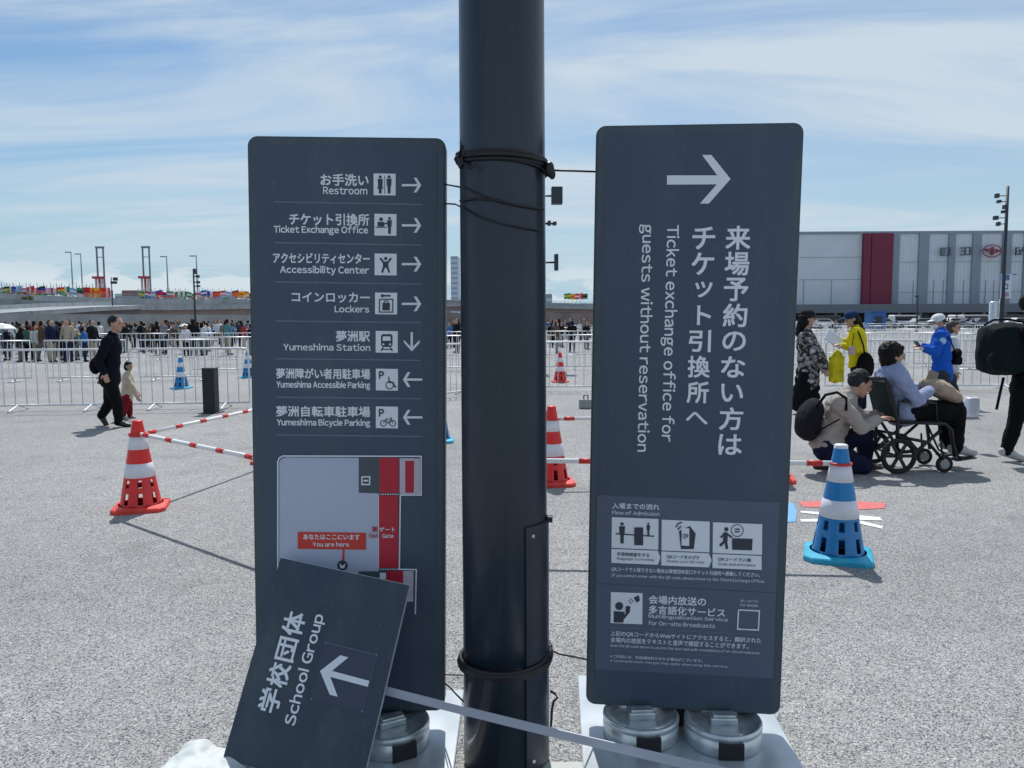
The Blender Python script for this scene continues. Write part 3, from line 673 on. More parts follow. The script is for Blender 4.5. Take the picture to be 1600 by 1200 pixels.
# ------------------------------------------------------------------ traffic cones with bars
red_p = mat('red cone plastic', (.74, .018, .016), .38, var=.08, dust=.12); redbase_p = mat('red cone base', (.74, .045, .028), .5, var=.1, dust=.14)
blue_p = mat('blue cone plastic', (.006, .20, .50), .38, var=.08, dust=.12); bluebase_p = mat('cyan cone base', (.012, .38, .58), .45, var=.1, dust=.14)
refl_p = mat('white reflective sleeve', (.74, .74, .80), .35, var=.05, dust=.22)
def make_cone(body_m, base_m, cap_white, name='traffic_cone'):
    t = empty(name)
    H = .70
    def rad(z): return .158 + (.040-.158)*z/H
    zs = [.0, .035, .06, .085, .11, .125, .15, .172, .195, .215, .232, .25, .30, .365, .42, .48, .56, .60, .66, .685, .70]
    def skip(i, k):
        z = (zs[i]+zs[i+1])/2; kk = k % 6
        if .035 < z < .125: return kk in (0, 1)
        if .172 < z < .232: return kk in (0, 1)
        return False
    b = B(); b.lathe([(rad(z), z+.025) for z in zs], n=48, skip=skip)
    o = b.obj('cone_body', body_m, t)
    md = o.modifiers.new('s', 'SOLIDIFY'); md.thickness = .005; md.offset = -1
    for (z0, z1) in ((.25, .365), (.48, .585)):
        b = B(); b.lathe([(rad(z0)+.0006, z0+.025), (rad(z0)+.003, z0+.026), (rad(z1)+.003, z1+.024), (rad(z1)+.0006, z1+.025)], n=48); b.obj('reflective_sleeve', refl_p, t)
    b = B(); b.lathe([(.0405, .70), (.0405, .735), (.034, .742), (.0, .742)] if not cap_white else [(.041, .695), (.041, .738), (.034, .744), (.0, .744)], n=32); b.obj('cap', refl_p if cap_white else body_m, t)
    b = B(); s_ = .20
    pts = [(s_, -s_+.05), (s_, s_-.05), (s_-.05, s_), (-s_+.05, s_), (-s_, s_-.05), (-s_, -s_+.05), (-s_+.05, -s_), (s_-.05, -s_)]
    v0 = [b.bm.verts.new((x, y, 0)) for x, y in pts]; v1 = [b.bm.verts.new((x, y, .028)) for x, y in pts]
    n = 48; rg = [b.bm.verts.new((.168*math.cos(2*math.pi*k/n), .168*math.sin(2*math.pi*k/n), .046)) for k in range(n)]
    v2 = [b.bm.verts.new((x*.965, y*.965, .036)) for x, y in pts]
    for i in range(8):
        b.bm.faces.new((v0[i], v0[(i+1) % 8], v1[(i+1) % 8], v1[i])); b.bm.faces.new((v1[i], v1[(i+1) % 8], v2[(i+1) % 8], v2[i]))
    b.bm.faces.new(v0[::-1])
    es = [b.bm.edges.get((v2[i], v2[(i+1) % 8])) for i in range(8)] + [b.bm.edges.new((rg[i], rg[(i+1) % n])) for i in range(n)]
    bmesh.ops.bridge_loops(b.bm, edges=es)
    b.obj('cone_base', base_m, t)
    return t
rc = make_cone(red_p, redbase_p, False); bc = make_cone(blue_p, bluebase_p, True)
used = {0: False, 1: False}
def cone(kind, x, y, rz, label, group='red cones'):
    src = rc if kind == 0 else bc
    o = src if not used[kind] else copy_tree(src)
    used[kind] = True; o.location = (x, y, 0); o.rotation_euler.z = rz; o.scale = (1, 1, .965)
    tag(o, label, 'traffic cone', 'red and white traffic cones' if kind == 0 else 'blue and white traffic cones')
cone(0, -3.00, 6.10, R(17), 'red and white traffic cone standing clear to the left of the signs')
cone(0, -2.58, 8.15, R(8), 'red cone behind the left sign with only a corner of its base showing')
cone(0, -1.34, 4.72, R(20), 'red cone hidden behind the middle of the left sign')
cone(0, -.04, 4.90, R(0), 'red cone hidden behind the pole')
cone(0, .36, 6.97, R(5), 'red and white cone half hidden by the right edge of the pole')
cone(0, 2.42, 7.08, R(-12), 'red cone behind the right sign, its base corner showing by the blue cone')
cone(0, 1.16, 18.49, R(3), 'small red cone far off between the pole and the right sign')
cone(1, 2.05, 4.74, R(-22), 'large blue and white traffic cone right of the right sign')
cone(1, -.93, 9.45, R(5), 'blue cone showing in the gap between the left sign and the pole')
cone(1, -7.45, 17.25, R(4), 'small far blue cone standing beyond the barrier left of the dark bollard')
g_ = G(388, 590); cone(1, g_.x, g_.y, R(4), 'small far blue cone half hidden by the left edge of the left sign')
stripe_r = mat('red bar stripe', (.60, .028, .018), .45); stripe_w = mat('white bar tube', (.82, .82, .82), .4)
def conebar(a, b_, label):
    a = Vector(a); b2 = Vector(b_); L = (b2-a).length
    t = empty('cone_bar', a, label, 'cone bar', 'red and white bars between the cones'); t.rotation_euler = (b2-a).to_track_quat('X', 'Z').to_euler()
    B().tube((.055, 0, 0), (L-.055, 0, 0), .0165, n=14).obj('tube', stripe_w, t)
    n = int((L-.2)/.30); me_ = B().tube((-.048, 0, 0), (.048, 0, 0), .0180, n=14).mesh('stripe'); me_.materials.append(stripe_r)
    for i in range(n):
        o = link_mesh('stripe', me_, None, t); o.location = (.16+(L-.32)*i/(n-1), 0, 0)
    for x in (0, L):
        b = B(); b.path([(x+.062*math.cos(2*math.pi*k/24), .062*math.sin(2*math.pi*k/24), 0) for k in range(24)], .009, 8, closed=True); b.obj('ring', stripe_r, t)
ZB = .597
conebar((-3.0, 6.10, ZB), (-2.58, 8.15, ZB), 'striped bar running from the left red cone back behind the left sign')
conebar((-3.0, 6.10, ZB+.012), (-1.34, 4.72, ZB), 'striped bar running from the left red cone towards the viewer behind the left sign')
conebar((-.04, 4.90, ZB), (2.05, 4.74, ZB), 'striped bar ending at the large blue cone')
conebar((.36, 6.97, ZB), (2.42, 7.08, ZB), 'striped bar ending at the half hidden red cone by the pole')

# ------------------------------------------------------------------ barriers
def barrier_mesh_parts():
    t = empty('crowd_barrier')
    b = B(); w, z0, z1, r = 1.0, .10, 1.04, .019
    pts = []
    for (cx, cz, a0) in ((w-.1, z1-.1, 0), (-w+.1, z1-.1, 90)):
        for k in range(6): a = R(a0+90*k/5); pts.append((cx+.1*math.cos(a), 0, cz+.1*math.sin(a)))
    pts += [(-w, 0, z0), (w, 0, z0)]
    b.path(pts, r, 8, closed=True); b.obj('frame', rail_m, t)
    me_ = B().tube((0, 0, z0), (0, 0, z1), .0085, n=6).mesh('bar'); me_.materials.append(rail_m)
    for i in range(10):
        o = link_mesh('bar', me_, None, t); o.location.x = -w + (i+1)*2*w/11
    for x in (-.6, .6):
        b = B(); b.path([(x, -.32, .012), (x, -.26, .03), (x, 0, .10), (x, .26, .03), (x, .32, .012)], .015, 6); b.obj('foot', rail_m, t)
    return t
def barrier_single():
    b = B(); w, z0, z1 = 1.0, .10, 1.04
    b.path([(-w, 0, z0), (-w, 0, z1), (w, 0, z1), (w, 0, z0)], .02, 4, closed=True)
    for i in range(10): x = -w+(i+1)*2*w/11; b.tube((x, 0, z0), (x, 0, z1), .010, n=4, cap=False)
    for x in (-.6, .6): b.tube((x, -.3, .015), (x, .3, .015), .018, n=4); b.tube((x, 0, 0), (x, 0, .12), .018, n=4)
    return b.obj('crowd_barrier', rail_m)
bproto = barrier_mesh_parts(); bsingle = barrier_single(); bu = [False, False]
def run(a, b_, label, single, gap=0.03):
    a = Vector((*a, 0)); b2 = Vector((*b_, 0)); L = (b2-a).length; n = max(1, int(L/(2.04+gap))); d = (b2-a).normalized(); ang = math.atan2(d.y, d.x)
    for i in range(n):
        k = 1 if single else 0; src = bsingle if single else bproto
        o = src if not bu[k] else (copy_tree(src) if not single else src.copy())
        if single and bu[k]: COL.objects.link(o)
        bu[k] = True
        p = a + d*((i+.5)*L/n); o.location = (p.x+rnd.uniform(-.02, .02), p.y+rnd.uniform(-.04, .04), 0); o.rotation_euler.z = ang+R(rnd.uniform(-1, 1))
        px = 800+F_PX*p.x/p.y
        where = label
        tag(o, where, 'barrier', 'zinc crowd barriers')
run((-11.1, 12.70), (-2.2, 13.5), 'near crowd barrier behind the walking man', False)
run((-2.1, 13.6), (-.4, 16.0), 'near crowd barrier where the line bends back behind the signs', False)
run((.2, 16.1), (12.8, 15.9), 'near crowd barrier behind the people on the right', False)
run((-19, 19.0), (-7.4, 19.8), 'zinc barrier of the second line beyond the walking man', True)
run((-9.5, 22.6), (21, 24.0), 'zinc barrier of the second line, middle and right', True)
run((-26, 30.2), (28, 31.5), 'zinc barrier of the third line in front of the distant crowd', True)
run((-34, 44), (38, 46), 'thin far barrier of the fourth line among the distant crowd', True)
run((4, 62), (52, 64), 'faint far barrier of the fifth line below the hall', True)
run((12.9, 16.2), (13.3, 24.0), 'zinc barrier set end-on at the right edge', True)

# dark bollard
g_ = G(330.5, 645); blk = empty('bollard', g_, 'square dark green-black bollard in front of the barrier left of the left sign', 'bollard')
D_ = g_.y; wv = 19/F_PX*D_; hh = (645-575)/F_PX*D_
b = B(); b.box((0, 0, hh/2), (wv, wv, hh), bev=.01); b.obj('post', mat('bollard paint', (.007, .013, .015), .5, var=.1), blk)
b = B(); b.box((0, 0, hh+.006), (wv+.012, wv+.012, .014), bev=.004); b.obj('top_cap', mat('bollard cap', (.05, .09, .075), .5), blk)
b = B(); b.box((0, 0, .006), (wv+.12, wv+.12, .012)); b.obj('foot_plate', black_m, blk)
# grey weight block in the gap right of the pole
g_ = G(914, 638); t = empty('weight_block', g_, 'small grey weight block with a black handle between pole and right sign', 'weight')
b = B(); b.box((0, 0, .08), (.2, .16, .15), bev=.015); b.obj('block', mat('grey concrete', (.30, .31, .31), .8, var=.15), t)
b = B(); b.path([(-.02, 0, .15), (-.02, 0, .22), (.05, 0, .22), (.05, 0, .15)], .012, 6); b.obj('handle', black_m, t)
# painted logo on the ground
def paint(name, pts, z, m):
    vs = [G(x, y, z) for x, y in pts]
    me = bpy.data.meshes.new(name); me.from_pydata([tuple(v) for v in vs], [], [tuple(range(len(vs)))]); return me
def paintm(nm, c):
    m = mat(nm, c, .8, var=.12, vscale=20, bump=.3, bscale=90); return m
t = empty('ground_mark', G(1310, 800), 'faded red, white and blue mark painted on the paving behind the large blue cone', 'ground marking')
for nm, pts, m in (('red_stroke', [(1248, 784), (1290, 782), (1340, 783), (1384, 786), (1382, 794), (1345, 796), (1300, 793), (1256, 792)], paintm('red ground paint', (.62, .15, .14))),
                   ('white_stroke', [(1250, 798), (1300, 801), (1375, 808), (1378, 813), (1335, 812), (1300, 806), (1252, 801)], paintm('white ground paint', (.72, .74, .74))),
                   ('white_stroke', [(1250, 811), (1330, 810), (1380, 822), (1378, 826), (1330, 815), (1252, 815)], paintm('white ground paint', (.72, .74, .74))),
                   ('blue_stroke', [(1226, 785), (1240, 786), (1245, 800), (1243, 815), (1228, 816)], paintm('blue ground paint', (.16, .38, .68)))):
    child_world(link_mesh(nm, paint(nm, pts, .004, m), m), t)

# ------------------------------------------------------------------ hall on the right
HY = 150.0; K = HY/F_PX
def hx(px): return (px-800)*K
def hz(py): return 1.5+(498.0-py)*K*1.0
hall = empty('exhibition_hall', (hx(1450), HY, 0), 'long pale grey hall with a maroon wall panel on the right horizon', 'building')
wall_m = mat('hall light cladding', (.62, .67, .73), .6, var=.05, vscale=.3, dust=.08); dk_m = mat('hall darker cladding', (.25, .30, .36), .6, var=.05, vscale=.3)
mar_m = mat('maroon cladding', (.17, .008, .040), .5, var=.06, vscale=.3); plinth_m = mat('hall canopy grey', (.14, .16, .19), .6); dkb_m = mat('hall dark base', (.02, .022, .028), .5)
b = B(); b.box((hx(1460), HY+31, (hz(366.5)+hz(478))/2), (hx(1760)-hx(1160), 60, hz(366.5)-hz(478))); child_world(b.obj('main_wall', wall_m), hall)
b = B(); b.box((hx(1460), HY+31, hz(365.8)), (hx(1762)-hx(1158), 60.6, .5)); child_world(b.obj('roof_edge', dk_m), hall)
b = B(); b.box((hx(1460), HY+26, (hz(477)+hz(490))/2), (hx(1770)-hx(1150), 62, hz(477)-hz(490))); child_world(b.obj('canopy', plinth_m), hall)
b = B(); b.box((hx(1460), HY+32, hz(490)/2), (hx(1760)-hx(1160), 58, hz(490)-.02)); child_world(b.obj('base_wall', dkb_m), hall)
def slab(name, m, x0, x1, y0, y1, out=.3):
    b = B(); b.box(((hx(x0)+hx(x1))/2, HY+1-out/2, (hz(y0)+hz(y1))/2), (hx(x1)-hx(x0), out, hz(y0)-hz(y1))); child_world(b.obj(name, m), hall)
slab('maroon_panel', mar_m, 1345.5, 1356.5, 367.5, 476.5, .9); slab('maroon_panel', mar_m, 1357.6, 1391, 367.5, 476.5, .9)
for x0, x1 in ((1392.5, 1403), (1433.5, 1449), (1479.5, 1490), (1516.5, 1530), (1563, 1577), (1597, 1612), (1630, 1645), (1664, 1680)): slab('dark_panel', dk_m, x0, x1, 367.6, 476.5, .35)
seam_m = mat('hall seam', (.30, .32, .36), .6)
for y in (403, 437.5): slab('seam', seam_m, 1250, 1344.8, y, y+.5, .10)
for y in (411, 457.5): slab('seam', seam_m, 1391.5, 1700, y, y+.5, .12)
for x in (1256, 1299.5): slab('seam', seam_m, x, x+.5, 437.9, 476.4, .14)
for x in (1427, 1459, 1474, 1506, 1540, 1553): slab('seam', seam_m, x, x+.4, 440, 476.4, .16)
b = B()
x = 1252.0
while x < 1740:
    if x > 1392: b.box((hx(x), HY+.985, (hz(367.5)+hz(476.5))/2), (.05, .05, hz(367.5)-hz(476.5)))
    x += 5.3
tag(child_world(b.obj('cladding_ribs', wall_m), hall), kind='stuff')
for x in (1270, 1310, 1400, 1450, 1500, 1540, 1590):
    b = B(); b.box((hx(x), HY+2.9, 1.2), (3.2, .2, 2.3)); child_world(b.obj('door', mat('hall door glass', (.10, .13, .16), .25), ), hall)
let_m = mat('hall lettering', (.10, .125, .155), .5); lr_m = mat('hall red logo', (.34, .07, .09), .5)
def letter(rects, m=let_m, name='facade_letter'):
    b = B()
    for i, (x0, y0, x1, y1) in enumerate(rects): b.box(((hx(x0)+hx(x1))/2, HY+.1-.0*i, (hz(y0)+hz(y1))/2), (hx(x1)-hx(x0), .30+.012*i, hz(y0)-hz(y1)))
    child_world(b.obj(name, m), hall)
letter([(1464, 390, 1471, 392.4), (1465, 393, 1471, 395), (1464, 396, 1472, 398), (1466, 399, 1471, 402.5), (1464.2, 390, 1465.6, 402.5), (1473, 389.6, 1479.4, 391.4), (1477.6, 389.6, 1479.4, 402.5), (1474, 400.5, 1479.4, 402.5)])
letter([(1495, 389.5, 1503, 391.6), (1501.5, 389.5, 1503.4, 401.5), (1495, 399.8, 1503.4, 401.8), (1497, 394.5, 1502, 396.2), (1505, 389, 1511, 390.8), (1509, 389, 1511, 401.8), (1505.5, 399.9, 1511, 401.8)])
letter([(1580, 390, 1586, 391.6), (1580, 390, 1581.7, 401.8), (1580, 400, 1590, 401.8), (1586.5, 393, 1588.6, 400), (1591, 389.5, 1592.8, 397), (1594, 388.5, 1595.4, 391), (1584, 395, 1590, 396.6)])
b = B(); N_ = 36; c0 = Vector((hx(1543.5), HY+.05, hz(395.5)))
b.path([c0+Vector((14.6*K*math.cos(2*math.pi*k/N_), 0, 9.2*K*math.sin(2*math.pi*k/N_))) for k in range(N_)], .11, 6, closed=True)
for (x0, y0, x1, y1) in ((1532, 392, 1538, 394), (1535, 394, 1539, 396), (1543, 389.5, 1545, 402), (1540, 392.5, 1549, 394.3), (1541, 397, 1548, 398.8), (1550.5, 393.5, 1555.5, 397.5)):
    b.box(((hx(x0)+hx(x1))/2, HY+.08, (hz(y0)+hz(y1))/2), (hx(x1)-hx(x0), .7, hz(y0)-hz(y1)))
child_world(b.obj('facade_logo', lr_m), hall)
for k in range(14):
    x = 1256+k*32; b = B(); b.box((hx(x), HY-4.6, hz(490)/2), (.5, .5, hz(490)-.02)); child_world(b.obj('canopy_column', plinth_m), hall)

# far shore: low hills, city blocks, cranes
hill_m = mat('far hills', (.20, .26, .33), .9, var=.1, vscale=.002)
def ridge(name, y, x0, x1, hfun, m, depth=200, n=60):
    b = B(); pts = [(x0, -.5)]+[(x0+(x1-x0)*i/n, hfun(i/n)) for i in range(n+1)]+[(x1, -.5)]
    b.prism(pts[::-1], y, y+depth); return tag(b.obj(name, m), kind='structure')
ridge('hills', 3800, -3600, 3600, lambda t_: 80+60*noise.noise(Vector((t_*9, 1, 0)))+16*noise.noise(Vector((t_*60, 3, 0))), hill_m)
blk_m = [mat('far city block pale', (.46, .54, .64), .8), mat('far city block rust', (.24, .15, .15), .8), mat('far city block grey', (.26, .30, .36), .8)]
def far_block(px0, px1, py, Y, m, label):
    k = Y/F_PX; t = empty('far_building', ((px0+px1)/2*k-800*k, Y, 0), label, 'building')
    h = 1.5+(501-py)*k; b = B(); b.box((((px0+px1)/2-800)*k, Y+30, h/2), ((px1-px0)*k, 60, h)); child_world(b.obj('block', blk_m[m]), t)
    b = B()
    for j in range(max(2, int(h/9))): b.box((((px0+px1)/2-800)*k, Y-.2, (j+.6)*9), ((px1-px0)*k*.9, .8, 2.2))
    child_world(b.obj('window_band', blk_m[2] if m != 2 else blk_m[0]), t)
far_block(195, 222, 452, 700, 1, 'far rust coloured low building left of the second crane')
far_block(222, 252, 455, 710, 1, 'lower far rust coloured building at the foot of the second crane')
far_block(184, 195, 457, 700, 0, 'small pale far building beside the rust coloured one')
far_block(706, 717, 402, 1400, 0, 'faint tall far tower showing between the left sign and the pole')
far_block(330, 345, 459, 900, 2, 'low grey far building beyond the right end of the flags on the left')
far_block(854, 863, 461, 500, 2, 'small grey far building just right of the pole')
crane_g = mat('crane grey steel', (.16, .20, .25), .6); crane_r = mat('crane red steel', (.42, .05, .06), .6); crane_w = mat('crane white steel', (.62, .60, .64), .6)
def crane(px, label):
    Y = 900; k = Y/F_PX; x = (px-800)*k; zz = lambda y: 1.5+(503-y)*k
    t = empty('gantry_crane', (x, Y, 0), label, 'crane', 'harbour gantry cranes')
    def pb(name, m, bx):
        b = B()
        for (x0, y0, x1, y1, d) in bx: b.box((x+(x0+x1)/2*k, Y, (zz(y0)+zz(y1))/2), (abs(x1-x0)*k, d, abs(zz(y0)-zz(y1))))
        child_world(b.obj(name, m), t)
    pb('boom_pair', crane_g, ((-5.6, 387.5, -4.0, 433, 2), (4.4, 387.5, 5.9, 470, 2), (-3.9, 402.5, 4.3, 403.4, 1.8)))
    pb('boom_head', crane_g, ((-6.0, 386.5, 6.4, 389.4, 3),))
    pb('cross_beam', crane_r, ((-11, 432.5, 3, 436, 9),)); pb('boom_tip', crane_r, ((-5.0, 424, -4.2, 432, 2.4), (4.7, 428, 5.5, 446, 2.4)))
    pb('leg', crane_w, ((-8.6, 436, -7.2, 500, 4),)); pb('leg', crane_r, ((-3.4, 436, -2.2, 500, 4),)); pb('leg', crane_w, ((.8, 436, 2.2, 500, 4),))
    pb('brace', crane_w, ((-8, 452, 4, 453.5, 3),))
crane(164, 'left of the two harbour cranes on the horizon, behind orange flags'); crane(235, 'right of the two harbour cranes, beyond the bridge right of the man')

# ------------------------------------------------------------------ elevated road on the left
conc_m = mat('viaduct concrete', (.30, .32, .34), .8, var=.2, vscale=.5, dust=.3, dustc=(.12, .12, .12)); shade_c = mat('viaduct painted shade strip', (.09, .08, .085), .7, var=.15, vscale=.5); brown_m = mat('viaduct girder brown', (.23, .17, .155), .7, var=.12, vscale=.5)  # ramp girder tone is dark to paint the shade strip below its deck
def seg_beam(b, p0, p1, w, h0, h1, up=0):
    p0 = Vector(p0); p1 = Vector(p1); d = (p1-p0); d.z = 0; d.normalize(); s = Vector((-d.y, d.x, 0))*w/2
    v = [b.bm.verts.new(p+q+Vector((0, 0, z))) for p in (p0, p1) for q in (s, -s) for z in (h0, h1)]
    for f in ((0, 1, 3, 2), (4, 6, 7, 5), (0, 4, 5, 1), (2, 3, 7, 6), (1, 5, 7, 3), (0, 2, 6, 4)): b.bm.faces.new([v[i] for i in f])
via = empty('elevated_road', (-60, 110, 0), 'grey elevated road with a parapet and flags running behind the crowd on the left', 'bridge')
def top(px, py, Y): q = P(px, py, Y); return (q.x, q.y, q.z)
way = [top(-160, 461, 80), top(0, 470, 95), top(120, 474, 110), top(200, 476, 122), top(300, 476, 140), top(400, 475, 160), top(700, 474, 210), top(935, 480, 250), top(1080, 481, 270)]
b1, b2_, b3 = B(), B(), B()
for i in range(len(way)-1):
    a, c = way[i], way[i+1]
    th = lambda Y: 1.0*Y/110
    seg_beam(b1, a, c, 10, -.9, 0); seg_beam(b2_, (a[0], a[1]+.2, a[2]), (c[0], c[1]+.2, c[2]), 8.6, -2.0, -.902); seg_beam(b3, (a[0], a[1]-5.0, a[2]), (c[0], c[1]-5.0, c[2]), .3, -.1, .9)
b4 = B()
for i in range(len(way)-1):
    a, c = Vector(way[i]), Vector(way[i+1]); L = (c-a).length; n_ = int(L/2.2)
    for k in range(n_): q = a.lerp(c, k/n_); b4.box((q.x, q.y-5.2, q.z+.95), (.07, .07, 1.0))
    for z in (1.15, 1.42): seg_beam(b4, (a.x, a.y-5.2, a.z), (c.x, c.y-5.2, c.z), .05, z, z+.05)
    for k in range(int(L/6)): q = a.lerp(c, (k+.5)/int(L/6)); b4.box((q.x, q.y-5.17, q.z-.45), (.10, .10, 1.0))
child_world(b4.obj('railing', mat('viaduct railing', (.30, .34, .35), .5)), via)
child_world(b1.obj('deck', conc_m), via); child_world(b2_.obj('girder', brown_m), via); child_world(b3.obj('parapet', conc_m), via)
for i in range(len(way)-1):
    for t_ in (.25, .75):
        a = Vector(way[i]).lerp(Vector(way[i+1]), t_); b = B(); b.box((a.x, a.y, (a.z-2)/2), (1.6, 1.6, a.z-2.02)); b.box((a.x, a.y, a.z-2.4), (7, 1.5, .75)); child_world(b.obj('pier', conc_m), via)
via2 = empty('access_ramp', (-50, 75, 0), 'lower grey access ramp with a white guard rail sloping away at the far left', 'ramp')
way2 = [top(-120, 494, 66), top(0, 486, 76), top(100, 480, 90), top(190, 477, 108)]
b1, b2_, b3 = B(), B(), B()
for i in range(3):
    a, c = way2[i], way2[i+1]
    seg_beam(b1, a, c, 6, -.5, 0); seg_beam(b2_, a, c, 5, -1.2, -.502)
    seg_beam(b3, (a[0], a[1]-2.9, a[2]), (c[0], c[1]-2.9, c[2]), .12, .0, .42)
child_world(b1.obj('deck', conc_m), via2); child_world(b2_.obj('girder', shade_c), via2); child_world(b3.obj('guard_rail', mat('guard rail grey', (.36, .39, .41), .6, var=.2, vscale=1)), via2)
for i in range(3):
    a = Vector(way2[i]).lerp(Vector(way2[i+1]), .5); b = B(); b.box((a.x, a.y, (a.z-1.2)/2), (1.1, 1.1, a.z-1.22)); child_world(b.obj('pier', conc_m), via2)
# low concrete wall and shed row behind the crowd
b = B(); p0 = P(-60, 505, 68); p1 = P(390, 498, 95); seg_beam(b, (p0.x, p0.y, 0), (p1.x, p1.y, 0), .4, 0, 2.3)
tag(b.obj('concrete_wall', mat('old concrete wall', (.27, .28, .29), .85, var=.2, vscale=.5)), 'long low concrete wall under the elevated road behind the distant crowd', 'wall')
b = B(); p0 = P(390, 498, 100); p1 = P(1150, 496, 150); seg_beam(b, (p0.x, p0.y, 0), (p1.x, p1.y, 0), .4, 0, 2.6)
tag(b.obj('concrete_wall', mat('brownish wall', (.21, .17, .165), .85, var=.2, vscale=.5)), 'brownish wall below the elevated road seen between the pole and the right sign', 'wall')
# yellow-green shrubs by the ramp
leaf_m = mat('shrub leaves', (.12, .13, .035), .7, var=.35, vscale=3)
b = B(); r_ = random.Random(3)
for i in range(1400):
    px = r_.uniform(-60, 52); q = P(px, 468+r_.uniform(-3.5, 4.5), 100+r_.uniform(-2, 2)); s = r_.uniform(.12, .28)
    d = Vector((r_.gauss(0, 1), r_.gauss(0, 1), r_.gauss(0, 1))).normalized(); u = d.orthogonal()*s; w = d.cross(u)
    b.bm.faces.new([b.bm.verts.new(q+u), b.bm.verts.new(q+w), b.bm.verts.new(q-u)])
tag(b.obj('shrub_hedge', leaf_m), 'yellow-green hedge growing along the elevated road at the far left', 'hedge', kind='stuff')

# ------------------------------------------------------------------ flags
FC = {'red': (.62, .02, .03), 'white': (.75, .75, .78), 'green': (.02, .28, .10), 'blue': (.02, .06, .40), 'yellow': (.80, .50, .02), 'orange': (.80, .16, .02), 'lightblue': (.18, .42, .72), 'black': (.02, .02, .02), 'maroon': (.30, .02, .06), 'pink': (.75, .30, .38)}
fm = {k: mat('flag '+k, v, .8) for k, v in FC.items()}; fpole_m = mat('flag pole', (.35, .38, .40), .5)
flags = [(4, 'blue', 'white', 'blue', 0), (15, 'black', 'yellow', 'green', 0), (23, 'green', 'white', 'blue', 1), (33, 'blue', 'white', 'lightblue', 1), (43, 'pink', 'white', 'red', 0), (53, 'red', 'white', 'red', 1), (60, 'red', 'white', 'red', 1),
         (70, 'black', 'blue', 'red', 0), (80, 'pink', 'white', 'pink', 1), (91, 'maroon', 'white', 'maroon', 1), (100, 'red', 'yellow', 'green', 0), (108, 'orange', 'white', 'green', 1), (120, 'lightblue', 'white', 'lightblue', 0), (131, 'green', 'black', 'white', 0), (140, 'red', 'red', 'orange', 0), (147, 'red', 'yellow', 'red', 1), (156, 'yellow', 'orange', 'yellow', 0), (166, 'red', 'orange', 'red', 0), (172, 'red', 'white', 'red', 1),
         (226, 'green', 'yellow', 'green', 0), (236, 'red', 'white', 'blue', 0), (243, 'lightblue', 'white', 'lightblue', 0), (252, 'blue', 'red', 'red', 0), (260, 'red', 'blue', 'red', 0), (270, 'green', 'white', 'red', 0), (275, 'red', 'white', 'red', 1),
         (284, 'green', 'white', 'green', 1), (291, 'red', 'white', 'green', 1), (299, 'green', 'white', 'green', 0), (313, 'white', 'red', 'white', 0), (321, 'blue', 'white', 'blue', 0), (326, 'blue', 'yellow', 'blue', 1), (334, 'red', 'white', 'red', 1), (342, 'red', 'orange', 'red', 0), (351, 'red', 'white', 'pink', 0), (360, 'lightblue', 'white', 'lightblue', 0), (371, 'maroon', 'orange', 'orange', 0), (380, 'yellow', 'orange', 'yellow', 0), (387, 'orange', 'yellow', 'white', 0),
         (887, 'green', 'yellow', 'green', 0), (893, 'yellow', 'orange', 'yellow', 0), (900, 'red', 'white', 'red', 0), (906, 'red', 'pink', 'red', 1), (913, 'green', 'black', 'green', 0)]
fr_ = random.Random(5)
flags += [(px+4.6, fr_.choice(['red', 'blue', 'green', 'white', 'yellow', 'maroon']), fr_.choice(['white', 'yellow', 'white', 'red']), fr_.choice(['red', 'green', 'blue', 'orange', 'black', 'lightblue']), fr_.randrange(2)) for (px, *_r) in flags if px < 400]
def vy(px):
    if px < 0: px = 0
    for i in range(len(way)-1):
        pa = 800+F_PX*way[i][0]/way[i][1]; pc = 800+F_PX*way[i+1][0]/way[i+1][1]
        if pa <= px <= pc: t_ = (px-pa)/(pc-pa); return Vector(way[i]).lerp(Vector(way[i+1]), t_)
    return Vector(way[0])
nth = {}
for i, (px, ca, cb, cc, vert) in enumerate(flags):
    back = i >= 44; base = vy(px); Y = base.y+(3.5 if back else 1.5); k = Y/F_PX
    x = (px-800)*k; zt = P(px, (449 if px < 180 else (455 if px < 400 else 459)) + (2.5 if back else 0), Y).z; w = 11.5*k if px < 180 else 10.5*k; h = w*.80; sd = rnd.random()*6
    if 130 < px < 180: h *= 1.5
    where = 'left of walking man' if px < 180 else ('right of walking man' if px < 400 else 'between pole and right sign')
    cs = [ca, cb, cc]; desc = cs[0] if len(set(cs)) == 1 else ', '.join(dict.fromkeys(cs))
    key = (desc, vert, where); nth[key] = nth.get(key, 0)+1; ordw = '' if nth[key] == 1 else (', the %s such flag from the left' % ('second', 'third', 'fourth', 'fifth')[nth[key]-2])
    t = empty('flag', (x, Y, base.z), f"{desc.replace(', ', '-')} {'upright-banded' if vert else 'cross-banded'} flag {where}", 'flag', 'national flags along the elevated road')
    b = B(); b.tube((x-w/2, Y, base.z-.3), (x-w/2, Y, zt+.6), .05, n=6); child_world(b.obj('pole', fpole_m), t)
    b = B(); nx, nz = 9, 6
    V = [[b.bm.verts.new((x-w/2+w*a/nx, Y+.22*math.sin(a*1.1+sd)*(a/nx), zt-h*c/nz-(a/nx)*.25*math.sin(sd))) for c in range(nz+1)] for a in range(nx+1)]
    for a in range(nx):
        for c in range(nz):
            f = b.bm.faces.new((V[a][c], V[a+1][c], V[a+1][c+1], V[a][c+1])); f.material_index = min(2, (a*3//nx) if vert else (c*3//nz)); f.smooth = True
    child_world(b.obj('cloth', [fm[ca], fm[cb], fm[cc]]), t)

